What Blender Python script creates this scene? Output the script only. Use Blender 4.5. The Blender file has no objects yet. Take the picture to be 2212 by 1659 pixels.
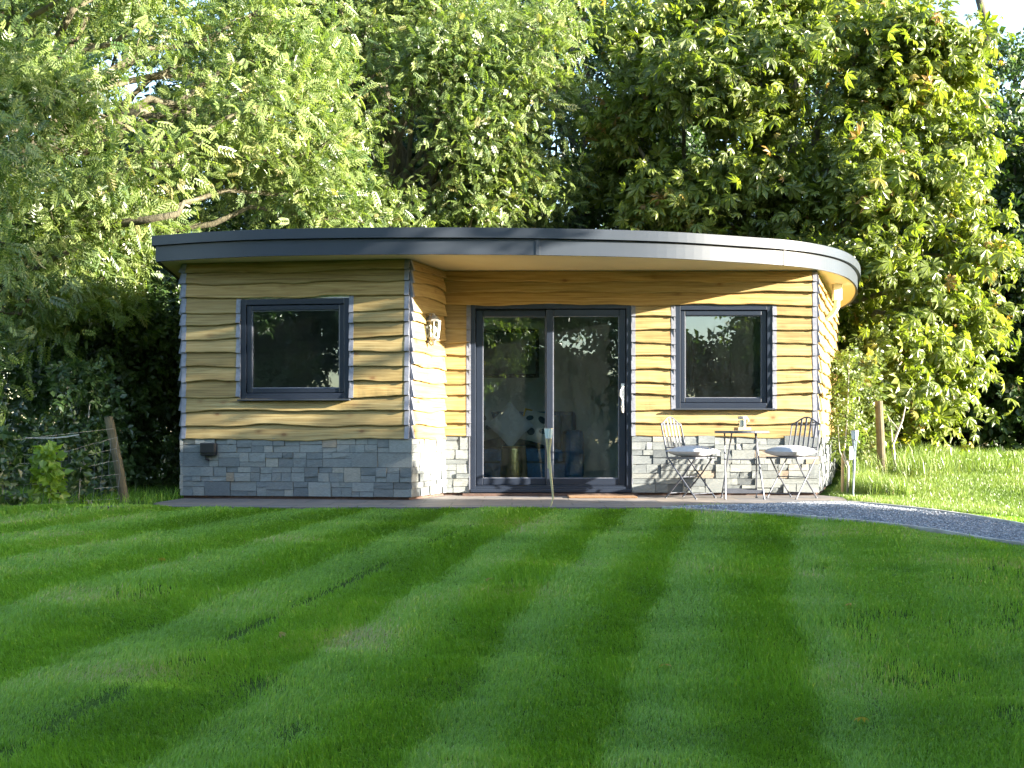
import bpy, math, random
import numpy as np
from mathutils import Vector, Matrix
R = math.radians
SC = bpy.context.scene
COL = SC.collection

# ------------------------------------------------------------------ camera, world, sun, exposure
cam_d = bpy.data.cameras.new('camera'); cam = bpy.data.objects.new('camera', cam_d); COL.objects.link(cam)
cam.location = (0, 0, .70); cam.rotation_euler = (R(90), 0, 0)
cam_d.sensor_width = 36; cam_d.lens = 43.7; cam_d.shift_y = .0454
cam_d.clip_start = .05; cam_d.clip_end = 2000
SC.camera = cam
SUN_EL, SUN_AZ = 16.0, 107.0          # degrees; azimuth measured clockwise from +Y (away from camera)
w = bpy.data.worlds.new('World'); SC.world = w; w.use_nodes = True
nt = w.node_tree; nt.nodes.clear()
sky = nt.nodes.new('ShaderNodeTexSky'); sky.sky_type = 'NISHITA'; sky.sun_disc = False
sky.sun_elevation = R(SUN_EL); sky.sun_rotation = R(SUN_AZ); sky.air_density = 1.0; sky.dust_density = .8
bg = nt.nodes.new('ShaderNodeBackground'); bg.inputs[1].default_value = .098
wo = nt.nodes.new('ShaderNodeOutputWorld')
nt.links.new(sky.outputs[0], bg.inputs[0]); nt.links.new(bg.outputs[0], wo.inputs[0])
sd = bpy.data.lights.new('sun', 'SUN'); sd.energy = 5.0; sd.angle = R(.53); sd.color = (1, .93, .79)
sun = bpy.data.objects.new('sun', sd); COL.objects.link(sun)
SDIR = Vector((math.sin(R(SUN_AZ))*math.cos(R(SUN_EL)), math.cos(R(SUN_AZ))*math.cos(R(SUN_EL)), math.sin(R(SUN_EL))))
sun.rotation_euler = (-SDIR).to_track_quat('-Z', 'Y').to_euler(); sun.location = SDIR*60
SC.view_settings.view_transform = 'Standard'; SC.view_settings.look = 'None'
SC.view_settings.exposure = 2.95; SC.view_settings.gamma = 1; SC.view_settings.use_curve_mapping = False
SC.render.engine = 'CYCLES'
cy = SC.cycles
cy.max_bounces = 7; cy.diffuse_bounces = 3; cy.glossy_bounces = 3; cy.transmission_bounces = 3; cy.transparent_max_bounces = 8
cy.caustics_reflective = False; cy.caustics_refractive = False

# ------------------------------------------------------------------ helpers
def P(px, py, Y):                      # a point of the place at depth Y seen in direction (px, py)
    return Vector(((px-1106)/2684*Y, Y, .70+(930-py)/2684*Y))
def sstep(a, b, x):
    t = np.clip((np.asarray(x, float)-a)/(b-a), 0, 1); return t*t*(3-2*t)
def ground_z(X, Y):
    X = np.asarray(X, float); Y = np.asarray(Y, float)
    z = -.05-.086*np.clip(11.9-Y, 0, 12.2)
    z = z-.07*np.clip(X-3.3, 0, 5)*sstep(14.5, 12, Y)
    z = z+sstep(3.7, 5.4, X)*.075*np.clip(Y-13.2, 0, 4.5)
    z = z+.02*np.sin(X*1.3+.5)*np.sin(Y*.9)*sstep(11.5, 9.5, Y)
    return z
class MB:
    def __init__(s): s.v = []; s.f = []
    def add(s, vs, fs):
        o = len(s.v); s.v += [tuple(v) for v in vs]; s.f += [tuple(i+o for i in f) for f in fs]; return s
    def box(s, c, d, rz=0, M=None):
        x, y, z = d[0]/2, d[1]/2, d[2]/2
        vs = [Vector((a*x, b*y, e*z)) for a in (-1, 1) for b in (-1, 1) for e in (-1, 1)]
        if rz: m = Matrix.Rotation(rz, 3, 'Z'); vs = [m@v for v in vs]
        if M is not None: vs = [M@v for v in vs]
        c = Vector(c)
        return s.add([v+c for v in vs], [(0,1,3,2),(4,6,7,5),(0,4,5,1),(2,3,7,6),(0,2,6,4),(1,5,7,3)])
    def bx(s, x0, x1, y0, y1, z0, z1):
        return s.box(((x0+x1)/2, (y0+y1)/2, (z0+z1)/2), (abs(x1-x0), abs(y1-y0), abs(z1-z0)))
    def tube(s, pts, r, n=6, cap=True):
        pts = [Vector(p) for p in pts]; k = len(pts)
        rs = r if hasattr(r, '__len__') else [r]*k
        vs = []; fs = []; up = None
        for i, p in enumerate(pts):
            d = (pts[min(i+1, k-1)]-pts[max(i-1, 0)]).normalized()
            if up is None: up = Vector((0, 0, 1)) if abs(d.z) < .9 else Vector((1, 0, 0))
            a = d.cross(up).normalized(); b = a.cross(d).normalized(); up = b
            for j in range(n):
                t = 2*math.pi*j/n; vs.append(p+(a*math.cos(t)+b*math.sin(t))*rs[i])
        for i in range(k-1):
            for j in range(n):
                q = (j+1) % n; fs.append((i*n+j, i*n+q, (i+1)*n+q, (i+1)*n+j))
        if cap: fs += [tuple(range(n-1, -1, -1)), tuple((k-1)*n+j for j in range(n))]
        return s.add(vs, fs)
    def lathe(s, prof, c=(0, 0, 0), n=20, cap=True):
        c = Vector(c); vs = []; fs = []; k = len(prof)
        for r, z in prof:
            for j in range(n):
                t = 2*math.pi*j/n; vs.append(c+Vector((r*math.cos(t), r*math.sin(t), z)))
        for i in range(k-1):
            for j in range(n):
                q = (j+1) % n; fs.append((i*n+j, i*n+q, (i+1)*n+q, (i+1)*n+j))
        if cap: fs += [tuple(range(n-1, -1, -1)), tuple((k-1)*n+j for j in range(n))]
        return s.add(vs, fs)
    def mesh(s, name):
        me = bpy.data.meshes.new(name); me.from_pydata(s.v, [], s.f); me.update(); return me
def obj(name, mb, mat, parent=None, loc=(0, 0, 0), rz=0, smooth=False, bevel=0):
    me = mb.mesh(name) if isinstance(mb, MB) else mb
    if isinstance(mat, str): mat = M[mat]
    if not me.materials: me.materials.append(mat)
    if smooth:
        me.polygons.foreach_set('use_smooth', [True]*len(me.polygons))
    o = bpy.data.objects.new(name, me); COL.objects.link(o)
    o.parent = parent; o.location = loc; o.rotation_euler = (0, 0, rz)
    if bevel:
        m = o.modifiers.new('bevel', 'BEVEL'); m.width = bevel; m.segments = 2; m.limit_method = 'ANGLE'
    return o
def tag(o, label=None, cat=None, group=None, kind=None):
    if label: o['label'] = label
    if cat: o['category'] = cat
    if group: o['group'] = group
    if kind: o['kind'] = kind
    return o
def thing(name, label, cat, loc=(0, 0, 0), rz=0, group=None):
    o = bpy.data.objects.new(name, None); COL.objects.link(o); o.location = loc; o.rotation_euler = (0, 0, rz)
    o.empty_display_size = .2
    return tag(o, label, cat, group)
def np_mesh(name, V, F, attrs=None, smooth=False):
    V = np.ascontiguousarray(V, np.float32).reshape(-1, 3); F = np.ascontiguousarray(F, np.int32)
    n, k = F.shape; me = bpy.data.meshes.new(name)
    me.vertices.add(len(V)); me.vertices.foreach_set('co', V.ravel())
    me.loops.add(n*k); me.loops.foreach_set('vertex_index', F.ravel())
    me.polygons.add(n); me.polygons.foreach_set('loop_start', np.arange(n, dtype=np.int32)*k)
    me.polygons.foreach_set('use_smooth', np.full(n, smooth, bool))
    me.update(calc_edges=True)
    for an, av in (attrs or {}).items():
        at = me.attributes.new(an, 'FLOAT', 'POINT'); at.data.foreach_set('value', np.ascontiguousarray(av, np.float32))
    return me
def join_np(parts):                    # [(V, F, tint), ...] with equal face size
    Vs = []; Fs = []; Ts = []; o = 0
    for V, F, T in parts:
        Vs.append(V); Fs.append(F+o); Ts.append(T); o += len(V)
    return np.concatenate(Vs), np.concatenate(Fs), np.concatenate(Ts)
def nrm(a): return a/np.maximum(np.linalg.norm(a, axis=-1, keepdims=True), 1e-9)

# ------------------------------------------------------------------ materials
M = {}
def new_mat(name):
    m = bpy.data.materials.new(name); m.use_nodes = True; n = m.node_tree; n.nodes.clear()
    out = n.nodes.new('ShaderNodeOutputMaterial'); b = n.nodes.new('ShaderNodeBsdfPrincipled')
    n.links.new(b.outputs[0], out.inputs[0]); M[name] = m
    return m, n, b, out
def ramp(n, src, stops):
    r = n.nodes.new('ShaderNodeValToRGB'); e = r.color_ramp.elements
    while len(e) < len(stops): e.new(.5)
    for el, (p, c) in zip(e, stops): el.position = p; el.color = (*c, 1)
    n.links.new(src, r.inputs[0]); return r.outputs[0]
def coords(n, scale=(1, 1, 1), kind='Object'):
    t = n.nodes.new('ShaderNodeTexCoord'); mp = n.nodes.new('ShaderNodeMapping'); mp.inputs['Scale'].default_value = scale
    n.links.new(t.outputs[kind], mp.inputs[0]); return mp.outputs[0]
def noise(n, co, scale, detail=4, rough=.55, dist=0):
    t = n.nodes.new('ShaderNodeTexNoise'); t.inputs['Scale'].default_value = scale; t.inputs['Detail'].default_value = detail
    t.inputs['Roughness'].default_value = rough; t.inputs['Distortion'].default_value = dist
    n.links.new(co, t.inputs['Vector']); return t.outputs[0]
def attr(n, a='tint'):
    t = n.nodes.new('ShaderNodeAttribute'); t.attribute_name = a; return t.outputs['Fac']
def mathn(n, op, a, b):
    t = n.nodes.new('ShaderNodeMath'); t.operation = op
    for i, v in enumerate((a, b)):
        if isinstance(v, (int, float)): t.inputs[i].default_value = v
        else: n.links.new(v, t.inputs[i])
    return t.outputs[0]
def mixc(n, f, a, b, mode='MIX'):
    t = n.nodes.new('ShaderNodeMix'); t.data_type = 'RGBA'; t.blend_type = mode
    for i, v in ((0, f), (6, a), (7, b)):
        if isinstance(v, (int, float)): t.inputs[i].default_value = v
        elif isinstance(v, tuple): t.inputs[i].default_value = (*v, 1)
        else: n.links.new(v, t.inputs[i])
    return t.outputs[2]
def bump(n, b, h, strength=.4, dist=.01):
    t = n.nodes.new('ShaderNodeBump'); t.inputs['Strength'].default_value = strength; t.inputs['Distance'].default_value = dist
    n.links.new(h, t.inputs['Height']); n.links.new(t.outputs[0], b.inputs['Normal'])
def plain(name, c, rough=.5, metal=0, var=.15, nscale=8, spec=.5, bmp=0):
    m, n, b, o = new_mat(name)
    co = coords(n); h = noise(n, co, nscale)
    lo = tuple(x*(1-var) for x in c); hi = tuple(min(1, x*(1+var)) for x in c)
    n.links.new(ramp(n, h, [(.3, lo), (.7, hi)]), b.inputs['Base Color'])
    b.inputs['Roughness'].default_value = rough; b.inputs['Metallic'].default_value = metal
    b.inputs['Specular IOR Level'].default_value = spec
    if bmp: bump(n, b, noise(n, co, nscale*6), bmp, .004)
    return m
def leaf_mat(name, stops, trans=.42, rough=.36, spec=.6, tcol=None):
    m, n, b, out = new_mat(name)
    c = ramp(n, attr(n), stops); n.links.new(c, b.inputs['Base Color'])
    b.inputs['Roughness'].default_value = rough; b.inputs['Specular IOR Level'].default_value = spec
    t = n.nodes.new('ShaderNodeBsdfTranslucent'); n.links.new(mixc(n, 1.0, c, tcol or (1.35, 1.5, .5), 'MULTIPLY'), t.inputs[0])
    mx = n.nodes.new('ShaderNodeMixShader'); mx.inputs[0].default_value = trans
    n.links.new(b.outputs[0], mx.inputs[1]); n.links.new(t.outputs[0], mx.inputs[2]); n.links.new(mx.outputs[0], out.inputs[0])
    return m
leaf_mat('ash_leaf', [(0, (.06, .11, .034)), (.5, (.155, .205, .06)), (.9, (.23, .275, .09)), (1, (.30, .27, .12))])
leaf_mat('chestnut_leaf', [(0, (.065, .09, .016)), (.5, (.145, .19, .034)), (.88, (.225, .25, .055)), (.985, (.30, .25, .06)), (1, (.27, .16, .05))], trans=.48, tcol=(1.4, 1.5, .5))
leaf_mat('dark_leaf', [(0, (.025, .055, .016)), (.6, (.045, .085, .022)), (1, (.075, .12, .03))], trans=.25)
leaf_mat('hop_leaf', [(0, (.18, .28, .04)), (1, (.30, .40, .06))], trans=.45)  # patch of sun on the climber is put into these bright greens
leaf_mat('shrub_leaf', [(0, (.08, .12, .03)), (.8, (.16, .20, .05)), (1, (.25, .20, .07))])
leaf_mat('lawn_blade', [(0, (.11, .225, .016)), (.5, (.185, .35, .032)), (.85, (.27, .40, .055)), (.96, (.34, .41, .10)), (1, (.42, .35, .19))], trans=.36, rough=.45, spec=.45, tcol=(1.2, 1.3, .5))
leaf_mat('meadow_blade', [(0, (.10, .17, .03)), (.6, (.18, .25, .05)), (.9, (.28, .31, .09)), (1, (.38, .33, .16))], trans=.3, tcol=(1.2, 1.3, .6))

def wood_mat():
    m, n, b, o = new_mat('larch_board')
    tint = attr(n); cm = n.nodes.new('ShaderNodeCombineXYZ')
    n.links.new(mathn(n, 'MULTIPLY', tint, 37.0), cm.inputs[0]); n.links.new(mathn(n, 'MULTIPLY', tint, 91.0), cm.inputs[1])
    t = n.nodes.new('ShaderNodeTexCoord'); va = n.nodes.new('ShaderNodeVectorMath'); va.operation = 'ADD'
    n.links.new(t.outputs['Object'], va.inputs[0]); n.links.new(cm.outputs[0], va.inputs[1])
    def mp(s):
        q = n.nodes.new('ShaderNodeMapping'); q.inputs['Scale'].default_value = s; n.links.new(va.outputs[0], q.inputs[0]); return q.outputs[0]
    g = noise(n, mp((1.1, 8, 34)), 1.6, 6, .6, .6)
    broad = noise(n, mp((.7, 1, 4)), 1.2, 3)
    base = ramp(n, g, [(.3, (.155, .105, .038)), (.5, (.315, .235, .095)), (.7, (.44, .355, .175))])
    base = mixc(n, ramp(n, broad, [(.35, (0, 0, 0)), (.7, (.5, .5, .5))]), base, (.36, .24, .10))
    tone = ramp(n, tint, [(0, (.74, .70, .62)), (.3, (.95, .93, .9)), (.6, (1.04, 1.04, 1.06)), (1, (1.12, 1.0, .84))])
    base = mixc(n, 1.0, base, tone, 'MULTIPLY')
    vo = n.nodes.new('ShaderNodeTexVoronoi'); vo.inputs['Scale'].default_value = 1.0; n.links.new(mp((3.4, 2, 6.2)), vo.inputs['Vector'])
    k = ramp(n, vo.outputs['Distance'], [(.06, (1, 1, 1)), (.11, (.45, .45, .45)), (.2, (.12, .12, .12)), (.27, (0, 0, 0))])
    base = mixc(n, mathn(n, 'MULTIPLY', k, .85), base, (.15, .07, .025))
    n.links.new(base, b.inputs['Base Color']); b.inputs['Roughness'].default_value = .62; b.inputs['Specular IOR Level'].default_value = .3
    bump(n, b, g, .35, .004)
wood_mat()
def stone_mat():
    m, n, b, o = new_mat('ledge_stone')
    tint = attr(n); co = coords(n)
    c = ramp(n, tint, [(0, (.13, .145, .155)), (.35, (.19, .207, .212)), (.7, (.25, .265, .26)), (.93, (.31, .305, .275)), (1, (.29, .235, .18))])
    cl = noise(n, coords(n, (7, 12, 26)), 4.5, 7, .7, .3)
    c = mixc(n, 1.0, c, ramp(n, cl, [(.25, (.66, .66, .67)), (.55, (1.0, .99, .97)), (.78, (1.3, 1.28, 1.24))]), 'MULTIPLY')
    n.links.new(c, b.inputs['Base Color']); b.inputs['Roughness'].default_value = .7; b.inputs['Specular IOR Level'].default_value = .35
    bump(n, b, cl, .35, .004)
stone_mat()
plain('mortar', (.045, .043, .04), .95, 0, .3, 20)
plain('anthracite', (.019, .025, .040), .30, 0, .08, 3)
plain('fascia_metal', (.045, .053, .066), .36, 0, .08, 1.2, spec=.22)
plain('lead_flashing', (.20, .205, .24), .5, .25, .2, 20)
plain('soffit_paint', (.66, .56, .36), .6, 0, .05, 2)
plain('roof_membrane', (.12, .125, .13), .8, 0, .2, 5)
plain('plaster', (.88, .88, .86), .8, 0, .04, 2)
plain('oak_floor', (.66, .56, .43), .5, 0, .25, 4)
plain('white_plastic', (.82, .82, .80), .35, 0, .03, 4)
plain('black_plastic', (.015, .015, .018), .4, 0, .1, 4)
plain('gasket', (.008, .008, .009), .6, 0, .1, 4)
plain('garden_metal', (.09, .095, .115), .42, .3, .12, 12)
plain('grey_cushion', (.52, .53, .56), .9, 0, .07, 14, bmp=.15)
plain('sofa_blue', (.035, .14, .30), .85, 0, .15, 20, bmp=.2)
plain('brass', (.75, .52, .22), .22, 1.0, .25, 9)
plain('zinc', (.42, .40, .37), .45, .6, .2, 14)
plain('tray_wood', (.38, .25, .12), .6, 0, .2, 12)
plain('dark_frame', (.03, .02, .015), .45, 0, .2, 10)
plain('picture_paper', (.28, .36, .30), .8, 0, .7, 5)
plain('white_frame', (.75, .76, .72), .5, 0, .04, 5)
plain('curtain_cloth', (.48, .50, .48), .9, 0, .08, 4)
plain('brown_mat', (.20, .115, .06), .95, 0, .3, 60, bmp=.6)
plain('red_brick', (.095, .055, .042), .85, 0, .35, 14, bmp=.4)
plain('post_wood', (.10, .082, .045), .85, 0, .3, 9, bmp=.6)
plain('grey_stick', (.42, .39, .34), .8, 0, .2, 14)
plain('fence_wire', (.22, .23, .24), .5, .3, .1, 20)
plain('bamboo', (.40, .36, .20), .5, 0, .2, 10)
plain('steel_blue', (.40, .47, .52), .35, .5, .1, 10)
plain('frosted_glass', (.60, .66, .66), .2, 0, .06, 10)
plain('dark_slab', (.06, .065, .075), .7, 0, .3, 12)
plain('edge_timber', (.36, .34, .31), .85, 0, .3, 9, bmp=.4)
plain('white_tag', (.85, .86, .85), .6, 0, .03, 6)
plain('mustard_cloth', (.55, .32, .03), .9, 0, .1, 14)
plain('navy_cloth', (.02, .05, .08), .9, 0, .1, 14)
plain('cream_cloth', (.62, .60, .55), .9, 0, .05, 14)
plain('earth', (.055, .042, .028), .95, 0, .4, 6, bmp=.6)

def bark(name, a, c):
    m, n, b, o = new_mat(name); co = coords(n, (5, 5, 1.2)); h = noise(n, co, 3.5, 7, .65, .5)
    n.links.new(ramp(n, h, [(.3, a), (.7, c)]), b.inputs['Base Color']); b.inputs['Roughness'].default_value = .9
    bump(n, b, h, .8, .03)
bark('ash_bark', (.05, .043, .025), (.17, .148, .088)); bark('twig_bark', (.16, .135, .08), (.34, .29, .19)); bark('chestnut_bark', (.10, .085, .065), (.24, .21, .16)); bark('dark_bark', (.05, .042, .03), (.13, .11, .08))
def ground_mat():
    m, n, b, o = new_mat('lawn_soil'); co = coords(n)
    a = noise(n, co, 2.2, 6); f = noise(n, co, 60, 4)
    c = ramp(n, f, [(.3, (.03, .055, .010)), (.6, (.05, .10, .014)), (.8, (.09, .10, .04))])
    c = mixc(n, ramp(n, a, [(.52, (0, 0, 0)), (.7, (.6, .6, .6))]), c, (.05, .06, .025))
    n.links.new(c, b.inputs['Base Color']); b.inputs['Roughness'].default_value = 1; b.inputs['Specular IOR Level'].default_value = .05; bump(n, b, f, .8, .02)
ground_mat()
def gravel_mat():
    m, n, b, o = new_mat('blue_gravel'); co = coords(n)
    v = n.nodes.new('ShaderNodeTexVoronoi'); v.inputs['Scale'].default_value = 55; n.links.new(co, v.inputs['Vector'])
    c = ramp(n, v.outputs['Color'], [(.1, (.09, .10, .12)), (.5, (.19, .205, .235)), (.9, (.33, .34, .37))])
    n.links.new(c, b.inputs['Base Color']); b.inputs['Roughness'].default_value = .85; bump(n, b, v.outputs['Distance'], 1, .02)
    leaf_stops = [(0, (.14, .15, .17)), (.6, (.28, .295, .32)), (1, (.46, .47, .49))]
    m, n, b, o = new_mat('pebble'); n.links.new(ramp(n, attr(n), leaf_stops), b.inputs['Base Color']); b.inputs['Roughness'].default_value = .8
gravel_mat()
def slate_mat():
    m, n, b, o = new_mat('slate_paving'); co = coords(n)
    bt = n.nodes.new('ShaderNodeTexBrick'); bt.inputs['Scale'].default_value = 1.0; bt.inputs['Brick Width'].default_value = .6; bt.inputs['Row Height'].default_value = .42
    bt.inputs['Mortar Size'].default_value = .008; bt.inputs['Color1'].default_value = (.135, .13, .135, 1); bt.inputs['Color2'].default_value = (.20, .17, .145, 1); bt.inputs['Mortar'].default_value = (.10, .09, .08, 1)
    n.links.new(co, bt.inputs['Vector'])
    h = noise(n, co, 5, 6)
    c = mixc(n, 1.0, bt.outputs[0], ramp(n, h, [(.3, (.7, .72, .76)), (.7, (1.25, 1.2, 1.15))]), 'MULTIPLY')
    n.links.new(c, b.inputs['Base Color']); b.inputs['Roughness'].default_value = .62; bump(n, b, h, .3, .006)
slate_mat()
def glass_mat():
    m, n, b, out = new_mat('window_glass'); n.nodes.remove(b)
    tr = n.nodes.new('ShaderNodeBsdfTransparent'); tr.inputs[0].default_value = (.90, .95, .94, 1)
    gl = n.nodes.new('ShaderNodeBsdfGlossy'); gl.inputs['Roughness'].default_value = 0.0; gl.inputs[0].default_value = (.92, .97, 1, 1)
    fr = n.nodes.new('ShaderNodeFresnel'); fr.inputs[0].default_value = 1.5
    f = mathn(n, 'MINIMUM', mathn(n, 'MULTIPLY', fr.outputs[0], 2.3), 1.0)
    nz = noise(n, coords(n), 1.6, 2); bp = n.nodes.new('ShaderNodeBump'); bp.inputs['Strength'].default_value = .05; bp.inputs['Distance'].default_value = .01
    n.links.new(nz, bp.inputs['Height']); n.links.new(bp.outputs[0], gl.inputs['Normal'])
    df = n.nodes.new('ShaderNodeBsdfDiffuse'); df.inputs[0].default_value = (.55, .62, .58, 1)
    mx = n.nodes.new('ShaderNodeMixShader'); n.links.new(f, mx.inputs[0]); n.links.new(tr.outputs[0], mx.inputs[1]); n.links.new(gl.outputs[0], mx.inputs[2])
    sm = ramp(n, noise(n, coords(n, (5, 5, 1.6)), 2.2, 6, .7, .4), [(.3, (.002, .002, .002)), (.75, (.017, .017, .017))])
    m2 = n.nodes.new('ShaderNodeMixShader'); n.links.new(sm, m2.inputs[0]); n.links.new(mx.outputs[0], m2.inputs[1]); n.links.new(df.outputs[0], m2.inputs[2])
    n.links.new(m2.outputs[0], out.inputs[0])
glass_mat()

# ------------------------------------------------------------------ ground
def build_ground():
    xs = np.unique(np.concatenate([np.linspace(-160, -14, 12), np.linspace(-14, 14, 113), np.linspace(14, 160, 12)]))
    ys = np.unique(np.concatenate([np.linspace(-120, -2, 12), np.linspace(-2, 26, 113), np.linspace(26, 240, 14)]))
    X, Y = np.meshgrid(xs, ys); Z = ground_z(X, Y); nx, ny = len(xs), len(ys)
    i = np.arange(nx*ny).reshape(ny, nx)
    F = np.stack([i[:-1, :-1], i[:-1, 1:], i[1:, 1:], i[1:, :-1]], -1).reshape(-1, 4)
    tag(obj('ground', np_mesh('ground', np.stack([X, Y, Z], -1), F, smooth=True), 'lawn_soil'), kind='structure')
build_ground()
def sheet(name, poly, z, th, mat, kind='structure'):
    mb = MB(); k = len(poly); zz = (lambda x, y: z) if not callable(z) else z
    mb.add([(x, y, zz(x, y)) for x, y in poly]+[(x, y, zz(x, y)-th) for x, y in poly],
           [tuple(range(k)), tuple(range(2*k-1, k-1, -1))]+[(i, i+k, (i+1) % k+k, (i+1) % k) for i in range(k)])
    return tag(obj(name, mb, mat), kind=kind)
sheet('patio', [(-3.62, 12.55), (-3.4, 12.0), (-2.2, 11.86), (0, 11.84), (1.43, 11.84), (3.46, 12.78), (3.62, 13.6), (3.4, 14.3), (-.7, 14.3), (-1.0, 13.4), (-3.5, 13.8)], -.03, .1, 'slate_paving')
up_e = [(3.46, 12.78), (4.05, 12.0), (4.72, 11.34), (5.6, 10.6), (7, 9.6), (9.5, 8.1), (14, 5.6)]
lo_e = [(1.43, 11.82), (2.5, 11.35), (3.5, 10.68), (4.3, 10.16), (5.2, 9.5), (6.6, 8.6), (9, 7.1), (13.4, 4.6)]
def strip_sheet(name, a, b, dz, mat):
    n = 40
    def rs(pl):
        pl = np.array(pl); d = np.r_[0, np.cumsum(np.hypot(*np.diff(pl, axis=0).T))]; t = np.linspace(0, d[-1], n)
        return np.stack([np.interp(t, d, pl[:, 0]), np.interp(t, d, pl[:, 1])], -1)
    A, B = rs(a), rs(b); V = []; m = 6
    for i in range(n):
        for j in range(m):
            p = A[i]*(1-j/(m-1))+B[i]*j/(m-1); V.append((p[0], p[1], float(ground_z(p[0], p[1]))+dz))
    F = [(i*m+j, i*m+j+1, (i+1)*m+j+1, (i+1)*m+j) for i in range(n-1) for j in range(m-1)]
    tag(obj(name, np_mesh(name, np.array(V), np.array(F)), mat), kind='structure'); return A, B
PA, PB = strip_sheet('gravel_path', up_e, lo_e, .022, 'blue_gravel')
def pebbles():
    rng = np.random.default_rng(5); n = 14000
    t = rng.random(n)**1.5*(len(PA)-1)*.72; s = rng.random(n)*.96+.02; i = t.astype(int); f = (t-i)[:, None]
    a = PA[i]*(1-f)+PA[i+1]*f; b = PB[i]*(1-f)+PB[i+1]*f; p = a*(1-s[:, None])+b*s[:, None]
    z = ground_z(p[:, 0], p[:, 1])+.026
    T = np.array([(1, 0, 0), (0, 1, 0), (-1, 0, 0), (0, -1, 0), (0, 0, .8), (0, 0, -.8)], float)
    F = np.array([(0, 1, 4), (1, 2, 4), (2, 3, 4), (3, 0, 4), (1, 0, 5), (2, 1, 5), (3, 2, 5), (0, 3, 5)])
    S = rng.uniform(.005, .012, (n, 1, 3)); ang = rng.random(n)*6.28; c, q = np.cos(ang), np.sin(ang)
    V = T[None]*S; V = np.stack([V[..., 0]*c[:, None]-V[..., 1]*q[:, None], V[..., 0]*q[:, None]+V[..., 1]*c[:, None], V[..., 2]], -1)
    V += np.concatenate([p, z[:, None]], -1)[:, None]
    FF = (F[None]+np.arange(n)[:, None, None]*6).reshape(-1, 3)
    tag(obj('gravel', np_mesh('gravel', V, FF, {'tint': np.repeat(rng.random(n), 6)}), 'pebble'), 'loose blue grey gravel covering the garden path', 'gravel', kind='stuff')
pebbles()
def edging(line, label):
    mb = MB(); rnd = random.Random(len(label)); V = []; k = len(line)
    for i, p in enumerate(line):
        d = Vector(line[min(i+1, k-1)]-line[max(i-1, 0)]).normalized(); o = Vector((-d.y, d.x)); wd = rnd.uniform(.011, .018); h = float(ground_z(p[0], p[1]))+rnd.uniform(.032, .048)
        for sx, z in ((-1, h-.08), (-1, h), (1, h+.003), (1, h-.08)): V.append((p[0]+o.x*sx*wd, p[1]+o.y*sx*wd, z))
    mb.add(V, [(i*4+a, (i+1)*4+a, (i+1)*4+(a+1) % 4, i*4+(a+1) % 4) for i in range(k-1) for a in range(4)]+[(3, 2, 1, 0), tuple(range(4*k-4, 4*k))])
    tag(obj('path_edging', mb, 'edge_timber'), label, 'path edging', 'edgings along the gravel path')
edging(PA, 'pale edging along the far side of the gravel path by the sunlit grass')
edging(PB, 'pale edging along the near side of the gravel path by the striped lawn')

# ------------------------------------------------------------------ garden room
A, B, C, E, Fp, G, H = [Vector(p) for p in ((-3.54, 13.40), (-1.08, 13.05), (-.772, 14.0), (3.42, 14.0), (4.77, 18.3), (4.2, 18.75), (-4.1, 18.75))]
room = thing('garden_room', 'single storey timber clad garden room with curved overhanging flat roof and stone base', 'garden room', (0, 14, 0))
ROFF = Vector((0, 14, 0))
def wall_xf(p, q):
    d = q-p; return Vector((p.x, p.y, 0))-ROFF, math.atan2(d.y, d.x), d.length
def grid_z(vals, x0, ys, Y):           # board bottoms measured off the picture
    return sorted(.7+(930-(640+v*ys)/1.356)/2684*Y for v in vals)
ZL = grid_z([1250, 1170, 1085, 1005, 915, 830, 750, 670, 585, 520, 435, 355, 290], 0, 1/1.929, 13.05)
ZM = grid_z([1235, 1158, 1080, 995, 928, 855, 778, 705, 630, 555, 490, 420, 362], 0, .5185, 14.0)
WT = 2.50
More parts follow.
